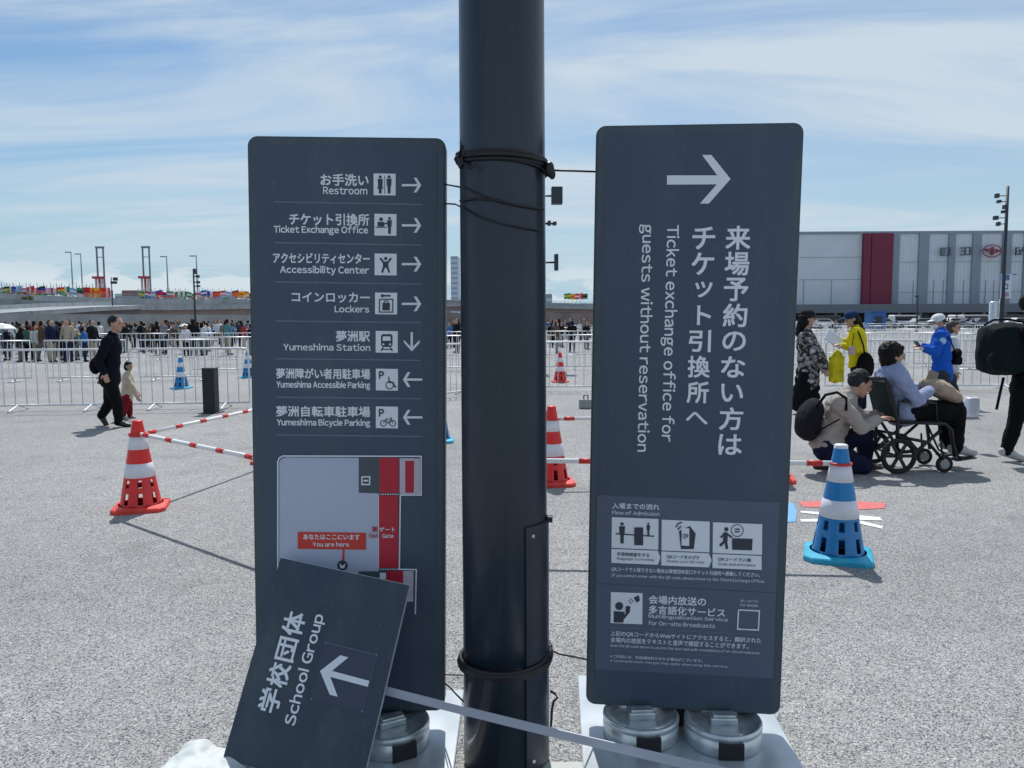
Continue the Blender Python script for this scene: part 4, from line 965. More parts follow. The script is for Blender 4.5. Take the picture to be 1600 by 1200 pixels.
# ------------------------------------------------------------------ lamp posts
lamp_m = mat('lamp post dark paint', (.022, .032, .045), .5); lampg_m = mat('lamp post grey', (.22, .26, .28), .5)
def spot_post(px, pybase, pytop, spots, label, r=.11, m=lamp_m):
    g = G(px, pybase); Y = g.y; k = Y/F_PX; zt = P(px, pytop, Y).z
    t = empty('lamp_post', g, label, 'lamp post')
    b = B(); b.tube((0, 0, 0), (0, 0, zt), r, r*.6, n=12); b.obj('post', m, t)
    for (sx, sy, sw, sh) in spots:
        q = P(px+sx, sy, Y)-g; b = B()
        ang = R(18 if sx > 0 else -18)
        b.box((q.x, q.y-.02, q.z), (sw*k, .30, sh*k), rot=None, bev=.02); o = b.obj('spotlight', m, t)
        b = B(); b.tube((0, 0, q.z), (q.x, q.y, q.z), .03, n=6); b.obj('arm', m, t)
    return t, g, k
rp, rg_, rk = spot_post(1563.5, 531, 291, [(-6, 306, 4.5, 6.5), (-3, 315, 4.5, 4.5), (7, 323.5, 6, 6), (4, 331, 4.5, 4.5), (-8, 340.5, 5.5, 6), (-4, 350, 4, 6)], 'tall dark lamp post with small spotlights in front of the hall on the right', r=.15)
spot_post(838, 575, 262, [(32, 306, 17, 26), (20, 349, 5, 7), (28.5, 349.5, 6, 5), (31, 410, 6, 25)], 'dark lamp post behind the thick pole, only its spotlights sticking out', r=.09)
spot_post(307, 545, 420, [(-2, 424, 3, 8), (2.5, 432, 3, 4), (3, 441, 3, 4), (3.5, 447, 3, 3)], 'dark lamp post with small spotlights rising above the flags on the left', r=.065)
t, g, k = spot_post(178, 521, 433, [(2.5, 436, 6, 5), (0, 441.5, 9, 4)], 'post with two stacked dark floodlight boxes above the head of the walking man', r=.09)
spot_post(1372+60, 520, 460, [(0, 463, 3, 3)], 'low dark post in front of the hall left of the blue jacket', r=.1)
for px, pt, lb in ((117, 394, 'tallest thin grey street lamp standing left of the first crane'), (132, 397, 'thin pale street lamp close to the left side of the first crane'), (265, 401, 'thin pale street lamp between the second crane and the dark lamp post'), (311, 400, 'thin pale street lamp right behind the dark lamp post on the left')):
    g = G(px, 513); Y = g.y; zt = P(px, pt, Y).z; t = empty('street_lamp', g, lb, 'street lamp', 'thin street lamps on the left')
    b = B(); b.tube((0, 0, 0), (0, 0, zt), .22, .12, n=8); b.obj('mast', lampg_m, t)
    b = B(); b.box((-.7, 0, zt), (1.5, .4, .22)); b.obj('lamp_head', lampg_m, t)
# banner on the right lamp post and silvery columns
t = empty('banner', rg_+Vector((.9, 0, 0)), 'white and blue banner hanging from the tall lamp post on the right', 'banner')
def bn(name, x0, y0, x1, y1, m, dy=0):
    a = P(x0, y0, rg_.y-.02+dy); c = P(x1, y1, rg_.y-.02+dy); b = B(); b.box(((a.x+c.x)/2, a.y, (a.z+c.z)/2), (c.x-a.x, .04, a.z-c.z)); child_world(b.obj(name, m), t)
wb = mat('banner white', (.62, .66, .74), .6); pb_ = mat('banner blue', (.10, .16, .36), .6); pk = mat('banner mauve', (.34, .24, .36), .6)
bn('cloth', 1564.5, 428, 1579, 466, wb); bn('print', 1565.5, 429, 1577, 438, pb_, -.03); bn('print', 1568, 443.5, 1575, 452, pb_, -.03); bn('print_center', 1569.8, 445.5, 1573.2, 450, wb, -.06); bn('print', 1565, 456.5, 1576, 463.5, pk, -.03)
b = B(); b.box((rg_.x+.35, rg_.y, P(1563, 429, rg_.y).z), (1.0, .05, .05)); child_world(b.obj('bracket', lamp_m), t)
sil_m = mat('silver film', (.62, .66, .68), .3, .4, var=.15, vscale=4)
for (x0, x1, y0, lb) in ((1544, 1556, 471, 'wide silvery column at the foot of the tall lamp post on the right'), (1558.5, 1564, 468, 'narrow silvery column touching the tall lamp post on the right')):
    g = G((x0+x1)/2, 530); z = P(x0, y0, g.y).z; b = B(); w = (x1-x0)*g.y/F_PX
    b.lathe([(w*.5, 0), (w*.5, z*.97), (w*.35, z), (0, z)], n=16); o = b.obj('silver_column', sil_m); o.location = g; tag(o, lb, 'column')

# far vehicles in front of the hall
glass_m = mat('car glass', (.02, .025, .03), .15); tyre_m = mat('tyre rubber', (.015, .015, .016), .8)
def car(px, Y, paintc, van, rz, label):
    g = Vector(((px-800)/F_PX*Y, Y, 0)); t = empty('parked_car', g, label, 'car', 'vehicles parked below the hall', (0, 0, rz))
    m = mat('car paint %s' % paintc[0], paintc[1], .3, coat=.6); L = 4.5 if not van else 4.9; H = 1.45 if not van else 1.95
    prof = [(-L/2, .35), (-L/2, .85), (-L/2+.25, .95), (-1.5, 1.0), (-.95, H), (.75, H), (1.35, 1.0), (L/2-.2, .85), (L/2, .7), (L/2, .35)] if not van else [(-L/2, .35), (-L/2, H-.15), (-L/2+.2, H), (1.2, H), (1.8, 1.05), (L/2, .9), (L/2, .35)]
    b = B(); b.prism(prof, -.82, .82); b.obj('body', m, t)
    gp = [(-1.36, 1.03), (-.9, H-.08), (.7, H-.08), (1.18, 1.03)] if not van else [(-L/2+.25, 1.1), (-L/2+.25, H-.2), (1.12, H-.2), (1.6, 1.1)]
    b = B(); b.prism(gp, -.835, .835); b.obj('side_window', glass_m, t)
    for x in (-1.35, 1.35):
        for y in (-.78, .78): b = B(); b.tube((x, y-.1, .32), (x, y+.1, .32), .32, n=14); b.obj('wheel', tyre_m, t)
cp = [('white', (.72, .74, .75)), ('black', (.02, .02, .022)), ('silver', (.40, .42, .44)), ('pearl', (.66, .64, .66)), ('navy', (.03, .05, .12))]
cars = [(1262, 0, 0), (1284, 0, 0), (1296, 1, 1), (1376, 2, 0), (1388, 1, 0), (1402, 0, 0), (1416, 0, 1), (1428, 1, 0), (1440, 2, 0), (1490, 0, 0), (1506, 0, 1), (1517, 1, 0), (1524, 3, 1), (1534, 4, 0), (1568, 0, 0), (1583, 1, 1), (1592, 0, 0)]
for i, (px, ci, van) in enumerate(cars):
    ord_ = 'near the woman in yellow' if px < 1350 else ('left of the white cap' if px < 1450 else ('right of the white cap' if px < 1540 else 'right of the tall lamp post'))
    same = [j for j, (p2, c2_, v2) in enumerate(cars[:i]) if c2_ == ci and v2 == van]
    car(px, 108+(i*7) % 18, cp[ci], van, R(rnd.uniform(-8, 8)), f"distant {cp[ci][0]} {'van' if van else 'car'} below the hall {ord_}" )
t = empty('booth', ((1366-800)/F_PX*95, 95, 0), 'small blue booth below the maroon panel of the hall', 'booth')
b = B(); b.box((0, 0, 1.1), (1.8, 1.8, 2.2)); b.obj('body', mat('booth blue', (.02, .12, .36), .5), t); b = B(); b.box((0, 0, 2.3), (2.1, 2.1, .18)); b.obj('roof', mat('booth roof', (.03, .10, .28), .5), t); b = B(); b.box((0, -.92, 1.3), (.9, .06, .8)); b.obj('window', glass_m, t)

# ------------------------------------------------------------------ people
skin_m = mat('skin', (.46, .27, .19), .5, var=.06, vscale=20); hair_m = mat('dark hair', (.007, .0055, .005), .6, bump=.35, bscale=120, spec=.2); grey_hair = mat('greying hair', (.022, .022, .025), .6, var=.6, vscale=30, bump=.35, bscale=120, spec=.2)
def basis(f):
    f = Vector(f).normalized(); s = f.cross(Vector((0, 0, 1))).normalized(); u = s.cross(f).normalized(); return f, s, u   # s points to the right of the face
def rotm(f, s, u): return Matrix((s, f, u)).transposed()
def add_head(b, c, f, k=1.0):
    f, s, u = basis(f); Rm = rotm(f, s, u); c = Vector(c)
    b.ell(c, (.076*k, .094*k, .108*k), rot=Rm, n=20); b.ell(c+f*.03*k-u*.06*k, (.056*k, .060*k, .058*k), rot=Rm, n=16)
    b.ell(c+f*.100*k-u*.018*k, (.013*k, .018*k, .024*k), rot=Rm, n=10); b.ell(c+f*.088*k+u*.022*k, (.045*k, .012*k, .014*k), rot=Rm, n=10)
    b.ell(c+f*.086*k-u*.066*k, (.024*k, .012*k, .012*k), rot=Rm, n=10); b.ell(c+f*.072*k-u*.098*k, (.025*k, .018*k, .018*k), rot=Rm, n=10)
    for q in (-1, 1): b.ell(c+s*q*.078*k-u*.01*k-f*.004*k, (.010*k, .020*k, .030*k), rot=Rm, n=10)
def face_bits(c, f, k, root, mask=False):
    f, s, u = basis(f); c = Vector(c); eye = mat('eye dark', (.02, .015, .012), .3); lip = mat('lips', (.32, .12, .10), .5)
    for q in (-1, 1):
        child_world(B().ell(c+f*.086*k+s*q*.031*k+u*.004*k, (.0125*k, .0125*k, .0065*k), n=8).obj('eye', eye), root)
        child_world(B().ell(c+f*.090*k+s*q*.032*k+u*.026*k, (.018*k, .010*k, .004*k), n=8).obj('eyebrow', hair_m), root)
    if not mask: child_world(B().ell(c+f*.096*k-u*.062*k, (.02*k, .008*k, .006*k), n=8).obj('mouth', lip), root)
def add_hand(b, w, d, palm_n, k=1.0, curl=.5, side=1):
    """wrist w, pointing d, palm facing palm_n"""
    d = Vector(d).normalized(); pn = Vector(palm_n); pn = (pn-d*pn.dot(d)).normalized(); s = d.cross(pn)*side; w = Vector(w)
    b.ell(w+d*.045*k, (.040*k, .050*k, .017*k), rot=Matrix((s, d, pn)).transposed(), n=12)
    for i, (o_, L) in enumerate(((-.030, .062), (-.010, .072), (.010, .068), (.029, .054))):
        p = w+d*.082*k+s*o_*k; d1 = (d+pn*curl*.6).normalized(); d2 = (d+pn*curl*1.9).normalized()
        q = p+d1*L*.5*k; e = q+d2*L*.5*k; cap_blob(b, p, q, .0092*k, .0086*k); cap_blob(b, q, e, .0086*k, .0076*k)
    p = w+d*.025*k-s*.032*k; q = p+(d*.6-s*.7+pn*.3).normalized()*.035*k; e = q+(d*.9-s*.1+pn*.5).normalized()*.03*k
    cap_blob(b, p, q, .0125*k, .0100*k); cap_blob(b, q, e, .0100*k, .0085*k)
def person(label, J, face, mats, k=1.0, hair='short', jacket_len=.12, hands=True, hood=False, side=None, extra=None, wrinkle=.006, group=None, mask=False, skirt=False, hand_dirs=None, loose=1.0, bare=False, curl=.6, belly=1.0):
    """J: joints in world space. dict: head, neck, pelvis, shL shR elL elR haL haR hipL hipR knL knR anL anR toL toR"""
    V = {a: Vector(p) for a, p in J.items()}
    base = Vector((V['pelvis'].x, V['pelvis'].y, 0)); root = empty('person', base, label, 'person', group)
    sd = (V['shR']-V['shL']); sw = sd.length/2; sd.normalize(); spine = (V['neck']-V['pelvis']); spl = spine.length; sp_ = spine.normalized(); fr = sp_.cross(sd).normalized()
    if fr.dot(Vector(face)) < 0: fr = -fr
    Rm = Matrix((sd, fr, sp_)).transposed()
    chest = V['pelvis']+spine*.68; waist = V['pelvis']+spine*.34
    def torso(b, g):
        b.ell(V['pelvis']+sp_*.02, ((.155*k+g), (.115*k+g), .13*k+g), rot=Rm, n=20)
        b.ell(waist, (.140*k+g, (.108*k+g)*belly, .17*k+g), rot=Rm, n=20)
        b.ell(chest, (.165*k+g, .112*k+g, .18*k+g), rot=Rm, n=20)
        cap_blob(b, V['shL'], V['shR'], .058*k+g, .058*k+g)
    def arm(b, s, g, upto=1.0):
        cap_blob(b, V['sh'+s], V['el'+s], .052*k+g, .040*k+g); e = V['el'+s].lerp(V['ha'+s], upto); cap_blob(b, V['el'+s], e, .041*k+g, .028*k+g*.9)
    def leg(b, s, g, upto=1.0):
        cap_blob(b, V['hip'+s], V['kn'+s], .088*k+g, .058*k+g); m = V['kn'+s].lerp(V['an'+s], .35); e = V['kn'+s].lerp(V['an'+s], upto)
        cap_blob(b, V['kn'+s], m, .056*k+g, .054*k+g); cap_blob(b, m, e, .054*k+g, .036*k+g*1.25)
    # body
    b = B(); torso(b, -.004); add_head(b, V['head'], face, k); cap_blob(b, V['neck'], V['head']-basis(face)[2]*.05*k, .054*k, .050*k)
    for s in 'LR':
        arm(b, s, -.002); leg(b, s, -.004); cap_blob(b, V['an'+s], V['to'+s], .036*k, .028*k)
        if hands:
            dd = (V['ha'+s]-V['el'+s]).normalized() if not hand_dirs or s not in hand_dirs else Vector(hand_dirs[s])
            add_hand(b, V['ha'+s], dd, fr*.4-Vector((0, 0, 1)) if abs(dd.z) < .7 else -sd*(1 if s == 'R' else -1), k, curl, 1 if s == 'R' else -1)
    soft('body', b, .0085, mats.get('skin', skin_m), root, 2)
    # clothes
    g = .020*loose
    b = B(); torso(b, g)
    if jacket_len: b.ell(V['pelvis']-sp_*jacket_len*.5, (.165*k+g, .125*k+g, jacket_len+.06), rot=Rm, n=20)
    for s in 'LR': arm(b, s, g*.95, .95)
    cap_blob(b, V['neck']-sp_*.03, V['neck']+sp_*.025, .070*k, .066*k)
    soft('jacket', b, .013, mats['top'], root, 3, wrinkle*1.5, 13, (1, 1, 1.5))
    b = B(); b.ell(V['pelvis'], (.160*k+g*.4, .122*k+g*.4, .13*k), rot=Rm, n=20)
    for s in 'LR': leg(b, s, .013*loose+.004, .97)
    if skirt:
        for t_ in (0, .25, .5, .75, 1.0):
            c = V['pelvis'].lerp((V['anL']+V['anR'])/2, t_*.9); b.ell(c, (.17*k+.05*t_, .13*k+.05*t_, .13), n=16)
    soft('trousers' if not skirt else 'skirt', b, .013, mats['legs'], root, 3, wrinkle*1.4, 12, (1, 1, .8))
    for s in 'LR':
        b = B(); d = (V['to'+s]-V['an'+s]); dh = Vector((d.x, d.y, d.z)); heel = V['an'+s]-dh*.22
        cap_blob(b, heel-Vector((0, 0, .012)), V['to'+s], .044*k, .036*k); cap_blob(b, V['an'+s]+Vector((0, 0, .01)), V['to'+s].lerp(V['an'+s], .5), .048*k, .042*k)
        soft('shoe', b, .010, mats['shoe'], root, 2)
    # hair
    f, s, u = basis(face); hc = V['head']; HR = rotm(f, s, u); hm = mats.get('hair', hair_m); b = B()
    b.ell(hc+u*.022*k-f*.022*k, (.087*k, .094*k, .102*k), rot=HR, n=22)
    if hair in ('bob', 'long', 'curly'):
        b.ell(hc-u*.03*k-f*.035*k, (.094*k, .078*k, .10*k), rot=HR, n=18); b.ell(hc+f*.045*k+u*.082*k, (.06*k, .04*k, .03*k), rot=HR)
    if hair == 'long': cap_blob(b, hc-f*.06*k-u*.05*k, hc-f*.10*k-u*.22*k, .075*k, .05*k)
    if hair == 'curly': b.ell(hc+u*.04*k-f*.03*k, (.10*k, .11*k, .105*k), rot=HR)
    soft('hair', b, .009, hm, root, 2, .014 if hair == 'curly' else .008, 38, (1, 1, 1))
    face_bits(hc, face, k, root, mask)
    if mask:
        b = B(); b.ell(hc+f*.072*k-u*.055*k, (.058*k, .040*k, .050*k), rot=HR, n=18); soft('face_mask', b, .007, mat('mask white', (.78, .80, .84), .7), root, 2)
    if 'cap' in mats:
        b = B(); b.ell(hc+u*.05*k-f*.008*k, (.094*k, .108*k, .078*k), rot=HR, n=22); b.ell(hc+u*.045*k+f*.115*k, (.066*k, .062*k, .010*k), rot=HR, n=18)
        soft('cap', b, .0075, mats['cap'], root, 2)
    if 'hat' in mats:
        b = B(); b.ell(hc+u*.065*k, (.098*k, .108*k, .078*k), rot=HR, n=22); b.ell(hc+u*.035*k, (.128*k, .138*k, .018*k), rot=HR, n=22); soft('bucket_hat', b, .009, mats['hat'], root, 2, .004, 30)
    return root, fr, sd, sp_
def JJ(Y, d):
    """joint table: name -> (px, py, depth offset)"""
    return {n: P(px, py, Y+dy) for n, (px, py, dy) in d.items()}
def prop(name, label, cat, parts, loc):
    t = empty(name, loc, label, cat); return t

fab = lambda n, c, v=.1: mat(n, c, .9, var=v, vscale=10, bump=.25, bscale=140, spec=.18)
navy = fab('black-navy jacket cloth', (.005, .006, .013)); blackc = fab('black trouser cloth', (.005, .005, .007)); blacksh = mat('black shoe leather', (.012, .012, .013), .4)
# 1 walking man
Y = G(190, 666).y
J = JJ(Y, dict(head=(181, 505, 0), neck=(176, 524, 0), pelvis=(172, 586, 0), shL=(174, 532, .19), shR=(168, 533, -.19), elL=(168, 565, .27), elR=(153, 566, -.25), haL=(160, 588, .16), haR=(163, 583, -.20),
               hipL=(175, 594, .09), hipR=(170, 594, -.09), knL=(170, 632, .10), knR=(183, 630, -.09), anL=(158, 650, .10), anR=(186, 660, -.09), toL=(166, 663, .11), toR=(201, 665, -.09)))
person('man in black jacket and trousers walking right with hands behind him', J, (1, -.15, -.12), dict(top=navy, legs=blackc, shoe=blacksh, hair=grey_hair), hand_dirs={'R': (.35, -.1, -1)}, jacket_len=.10, wrinkle=.008, loose=1.1)
t = empty('shoulder_bag', P(148, 573, Y+.05), 'small black bag hanging behind the back of the walking man', 'bag')
b = B(); b.ell(P(149, 572, Y-.05), (.075, .10, .12)); b.ell(P(151, 565, Y-.05), (.05, .09, .08)); soft('bag_body', b, .01, blackc, t, 2, .004)
b = B(); b.path([P(150, 562, Y-.08), P(160, 545, Y-.20), P(170, 530, Y-.22), P(175, 526, Y-.12)], .008, 6); child_world(b.obj('strap', blackc), t)
# 2 child
Y = G(205, 659).y+.35; kk = .62
J = JJ(Y, dict(head=(201, 572, 0), neck=(200, 584, 0), pelvis=(199, 613, 0), shL=(202, 590, .11), shR=(198, 590, -.11), elL=(206, 603, .14), elR=(207, 605, -.15), haL=(214, 613, .1), haR=(215, 620, -.12),
               hipL=(200, 617, .05), hipR=(198, 617, -.05), knL=(202, 634, .06), knR=(196, 634, -.05), anL=(203, 650, .06), anR=(192, 650, -.05), toL=(211, 653, .06), toR=(199, 655, -.05)))
person('small child in a beige top and dark red trousers walking just beyond the man', J, (1, -.3, -.1), dict(top=fab('beige child top', (.55, .47, .36)), legs=fab('dark red cloth', (.20, .012, .02)), shoe=mat('grey shoe', (.3, .28, .27), .6)), k=kk, hair='bob', loose=.9, jacket_len=.06)

# 3 floral woman
def floral():
    m = bpy.data.materials.new('black and white floral cloth'); m.use_nodes = True; nt_ = m.node_tree; bs_ = nt_.nodes['Principled BSDF']; bs_.inputs['Roughness'].default_value = .8
    tc_ = nt_.nodes.new('ShaderNodeTexCoord'); v = nt_.nodes.new('ShaderNodeTexVoronoi'); v.inputs['Scale'].default_value = 11; v.feature = 'SMOOTH_F1'
    n = nt_.nodes.new('ShaderNodeTexNoise'); n.inputs['Scale'].default_value = 16; n.inputs['Detail'].default_value = 3
    nt_.links.new(tc_.outputs['Object'], n.inputs['Vector'])
    ad = nt_.nodes.new('ShaderNodeMixRGB'); ad.inputs[0].default_value = .12; nt_.links.new(tc_.outputs['Object'], ad.inputs[1]); nt_.links.new(n.outputs['Color'], ad.inputs[2]); nt_.links.new(ad.outputs[0], v.inputs['Vector'])
    r = nt_.nodes.new('ShaderNodeValToRGB'); r.color_ramp.interpolation = 'CONSTANT'; e = r.color_ramp.elements; e[0].color = (.55, .50, .52, 1); e[1].position = .50; e[1].color = (.012, .012, .015, 1); q = e.new(.36); q.color = (.22, .20, .21, 1)
    nt_.links.new(n.outputs[0], r.inputs[0]); nt_.links.new(r.outputs[0], bs_.inputs['Base Color']); return m
Y = 12.0
J = JJ(Y, dict(head=(1261, 498, 0), neck=(1260, 518, 0), pelvis=(1262, 580, 0), shL=(1262, 527, .17), shR=(1258, 527, -.19), elL=(1280, 552, .22), elR=(1276, 553, -.24), haL=(1290, 572, .15), haR=(1288, 577, -.18),
               hipL=(1264, 588, .09), hipR=(1259, 588, -.09), knL=(1262, 616, .09), knR=(1257, 617, -.09), anL=(1260, 637, .1), anR=(1255, 639, -.1), toL=(1268, 641, .1), toR=(1263, 644, -.1)))
person('woman in a black and white floral top and dark hat beside the right sign', J, (1, -.1, -.05), dict(top=floral(), legs=blackc, shoe=blacksh, hat=fab('black hat cloth', (.02, .018, .018))), hair='long', jacket_len=.22, skirt=True, wrinkle=.012, loose=1.8, k=1.08)
# 4 woman in yellow
yel = fab('yellow jacket cloth', (.72, .60, .015)); navcap = fab('navy cap cloth', (.012, .035, .10)); yel2 = fab('yellow vest cloth', (.62, .55, .02), .25)
Y = 12.2
J = JJ(Y, dict(head=(1330, 498, 0), neck=(1337, 513, 0), pelvis=(1342, 570, 0), shL=(1338, 519, -.19), shR=(1343, 519, .19), elL=(1338, 545, -.24), elR=(1330, 544, .2), haL=(1317, 540, -.22), haR=(1318, 533, .14),
               hipL=(1341, 577, -.09), hipR=(1345, 577, .09), knL=(1339, 610, -.09), knR=(1345, 609, .09), anL=(1340, 637, -.09), anR=(1347, 635, .09), toL=(1328, 642, -.09), toR=(1336, 640, .09)))
person('staff woman in a yellow jacket and navy cap reading papers', J, (-1, -.1, -.35), dict(top=yel, legs=fab('navy trouser cloth', (.012, .013, .035)), shoe=blacksh, cap=navcap), hair='long', jacket_len=.02, hand_dirs={'L': (-1, 0, .2), 'R': (-1, 0, .1)}, wrinkle=.008, loose=1.5, k=1.06)
pap = mat('paper', (.72, .76, .84), .6)
b = B(); p = P(1303, 530, Y-.12)
b.box(p, (.30, .012, .20), rot=Matrix.Rotation(R(35), 3, 'Y') @ Matrix.Rotation(R(-30), 3, 'X')); tag(b.obj('papers', pap), 'pale blue sheet of papers held by the woman in yellow', 'papers')
t = empty('shoulder_bag', P(1352, 585, Y-.2), 'large black bag on the hip of the woman in yellow', 'bag')
b = B(); b.ell(P(1352, 572, Y-.24), (.14, .09, .22)); b.ell(P(1344, 592, Y-.24), (.18, .09, .16)); soft('bag_body', b, .012, blackc, t, 2, .006)
b = B(); b.path([P(1352, 560, Y-.30), P(1349, 540, Y-.32), P(1343, 522, Y-.31), P(1336, 511, Y-.20), P(1334, 510, Y)], .012, 6); child_world(b.obj('strap', blackc), t)
t = empty('yellow_vest', P(1306, 600, Y-.1), 'folded yellow speckled vest hanging below the papers', 'vest')
b = B(); b.ell(P(1306, 575, Y-.15), (.12, .06, .25)); b.ell(P(1308, 560, Y-.15), (.09, .05, .14)); b.box(P(1307, 577, Y-.15), (.22, .07, .40)); soft('cloth', b, .012, yel2, t, 4, .018, 22, (1, 1, .4))
# extra speckled yellow detail: pouch on the jacket front
t = empty('waist_pouch', P(1325, 540, Y-.3), 'small yellow and mauve pouch hanging at the front of the yellow jacket', 'pouch')
b = B(); b.box(P(1331, 548, Y-.34), (.09, .03, .13), bev=.015); child_world(b.obj('pouch_body', mat('mauve pouch', (.45, .32, .45), .6)), t); b = B(); b.path([P(1331, 541, Y-.34), P(1334, 525, Y-.30), P(1336, 512, Y-.14)], .005, 5); child_world(b.obj('cord', blackc), t)

# 5 crouching man
bei = fab('beige jacket cloth', (.36, .32, .285), .16); jean = fab('navy trouser cloth dark', (.010, .012, .035))
Y = G(1330, 738).y+.05
J = JJ(Y, dict(head=(1344, 598, 0), neck=(1322, 617, 0), pelvis=(1292, 690, 0), shL=(1316, 626, .18), shR=(1312, 630, -.19), elL=(1345, 652, .20), elR=(1347, 668, -.22), haL=(1368, 648, .14), haR=(1371, 655, -.14),
               hipL=(1295, 700, .09), hipR=(1290, 702, -.09), knL=(1352, 676, .12), knR=(1350, 728, -.12), anL=(1352, 727, .12), anR=(1293, 726, -.13), toL=(1374, 734, .12), toR=(1276, 728, -.13)))
person('grey-haired man in a beige jacket crouching with a black rucksack behind the wheelchair', J, (.92, -.1, -.42), dict(top=bei, legs=jean, shoe=mat('red-brown shoe', (.05, .02, .018), .5), hair=grey_hair), hair='short', jacket_len=.055, k=1.10, wrinkle=.011, hand_dirs={'L': (1, 0, .1), 'R': (1, .1, .2)}, loose=1.25)
t = empty('rucksack', P(1266, 660, Y), 'black rucksack on the back of the crouching man', 'rucksack')
b = B(); b.ell(P(1264, 652, Y-.02), (.115, .17, .20), rot=Matrix.Rotation(R(22), 3, 'Y')); b.ell(P(1262, 668, Y-.02), (.12, .17, .13), rot=Matrix.Rotation(R(14), 3, 'Y')); b.ell(P(1252, 662, Y-.02), (.05, .12, .12)); soft('rucksack_body', b, .012, fab('black nylon', (.014, .014, .020)), t, 3, .010)
for dy in (-.26, .2):
    b = B(); b.path([P(1276, 635, Y+dy*.6), P(1290, 617, Y+dy), P(1308, 613, Y+dy), P(1322, 622, Y+dy*1.0), P(1322, 642, Y+dy*1.05)], .014, 6); child_world(b.obj('shoulder_strap', blackc), t)
    b = B(); b.path([P(1272, 678, Y+dy*.8), P(1295, 664, Y+dy*.95), P(1312, 655, Y+dy)], .008, 6); child_world(b.obj('lower_strap', blackc), t)

# 6 wheelchair and the woman in it
WX, WY = 3.72, 7.57
chair_m = mat('black chair tube', (.006, .006, .008), .4); canvas_m = fab('dark green canvas', (.020, .032, .032)); hub_m = mat('grey wheel rim', (.30, .31, .32), .4, .3)
wc = empty('wheelchair', (WX, WY, 0), 'black folding wheelchair with small spoked rear wheels carrying a woman', 'wheelchair')
b = B()
for s in (-.22, .22):
    b.path([(-.22, s, .92), (-.14, s, .92), (-.10, s, .86), (.0, s, .50), (.0, s, .17)], .018, 8)
    b.path([(.0, s, .50), (.46, s, .48), (.52, s, .42), (.56, s, .16)], .017, 8)
    b.path([(.0, s, .50), (-.0, s, .70), (.36, s, .68), (.38, s, .48)], .012, 8)
    b.path([(.0, s, .20), (.20, s, .22), (.42, s, .42)], .018, 8)
    b.path([(.0, s, .36), (.3, s, .30), (.44, s, .14)], .016, 8)
b.path([(.04, -.22, .20), (.04, .22, .46)], .015, 8); b.path([(.04, .22, .20), (.04, -.22, .46)], .011, 8); b.path([(0, -.25, .17), (0, .25, .17)], .012, 8)
b.obj('frame', chair_m, wc)
for s in (-.22, .22):
    B().tube((-.30, s, .925), (-.19, s, .922), .018, n=10).obj('push_handle', black_m, wc)
    B().box((.18, s, .70), (.28, .05, .03), bev=.01).obj('armrest', black_m, wc)
    B().box((.70, s*.55, .125), (.20, .14, .015), rot=Matrix.Rotation(R(-8), 3, 'Y'), bev=.004).obj('footrest', black_m, wc)
    B().path([(.52, s*.9, .40), (.62, s*.75, .16), (.68, s*.6, .125)], .011, 8).obj('footrest_hanger', chair_m, wc)
b = B(); b.prism([(-.115, .88), (-.095, .90), (.005, .52), (-.015, .50)], -.21, .21); b.obj('backrest', canvas_m, wc)
b = B(); b.box((.22, 0, .49), (.44, .42, .03), bev=.01); b.obj('seat', canvas_m, wc)
for s in (-.26, .26):
    w_ = empty('rear_wheel', (0, s, .175)); w_.parent = wc
    N_ = 28; b = B(); b.path([(.155*math.cos(2*math.pi*k/N_), 0, .155*math.sin(2*math.pi*k/N_)) for k in range(N_)], .020, 8, closed=True); b.obj('tyre', tyre_m, w_)
    b = B(); b.path([(.132*math.cos(2*math.pi*k/N_), 0, .132*math.sin(2*math.pi*k/N_)) for k in range(N_)], .007, 6, closed=True); b.tube((0, -.03, 0), (0, .03, 0), .032, n=14)
    for k in range(6):
        a = k*math.pi/3; b.box((.08*math.cos(a), 0, .08*math.sin(a)), (.11, .014, .03), rot=Matrix.Rotation(-a, 3, 'Y'))
    b.obj('rim', chair_m, w_)
for s in (-.21, .21):
    w_ = empty('caster_wheel', (.47 if s < 0 else .50, s, .085)); w_.parent = wc
    N_ = 20; b = B(); b.path([(.066*math.cos(2*math.pi*k/N_), 0, .066*math.sin(2*math.pi*k/N_)) for k in range(N_)], .018, 8, closed=True); b.obj('tyre', tyre_m, w_)
    b = B(); b.tube((0, -.018, 0), (0, .018, 0), .045, n=14); b.obj('rim', hub_m, w_)
    b = B(); b.path([(0, .03, 0), (0, .03, .09), (-.03, 0, .12), (-.04, 0, .24)], .010, 6); b.obj('fork', chair_m, w_)
lav = fab('lavender jacket cloth', (.30, .34, .50))
def WL(x, y, z): return Vector((WX+x, WY+y, z))
J = dict(head=WL(.04, 0, 1.125), neck=WL(.02, 0, .995), pelvis=WL(.14, 0, .59), shL=WL(.03, .17, .93), shR=WL(.03, -.17, .93), elL=WL(.14, .22, .72), elR=WL(.17, -.23, .71), haL=WL(.36, .12, .80), haR=WL(.36, -.12, .80),
         hipL=WL(.18, .09, .57), hipR=WL(.18, -.09, .57), knL=WL(.64, .10, .60), knR=WL(.64, -.10, .59), anL=WL(.66, .10, .23), anR=WL(.64, -.10, .22), toL=WL(.82, .11, .185), toR=WL(.81, -.11, .175))
person('woman in a lavender jacket and face mask sitting in the wheelchair', J, (1, -.12, -.12), dict(top=lav, legs=blackc, shoe=mat('pale grey shoe', (.42, .42, .42), .6)), hair='curly', mask=True, jacket_len=.07, k=1.05, hand_dirs={'R': (.7, .3, .5), 'L': (.7, -.3, .5)}, wrinkle=.011, loose=1.35)
t = empty('cloth_bag', WL(.55, 0, .66), 'beige cloth bag lying on the knees of the woman in the wheelchair', 'bag')
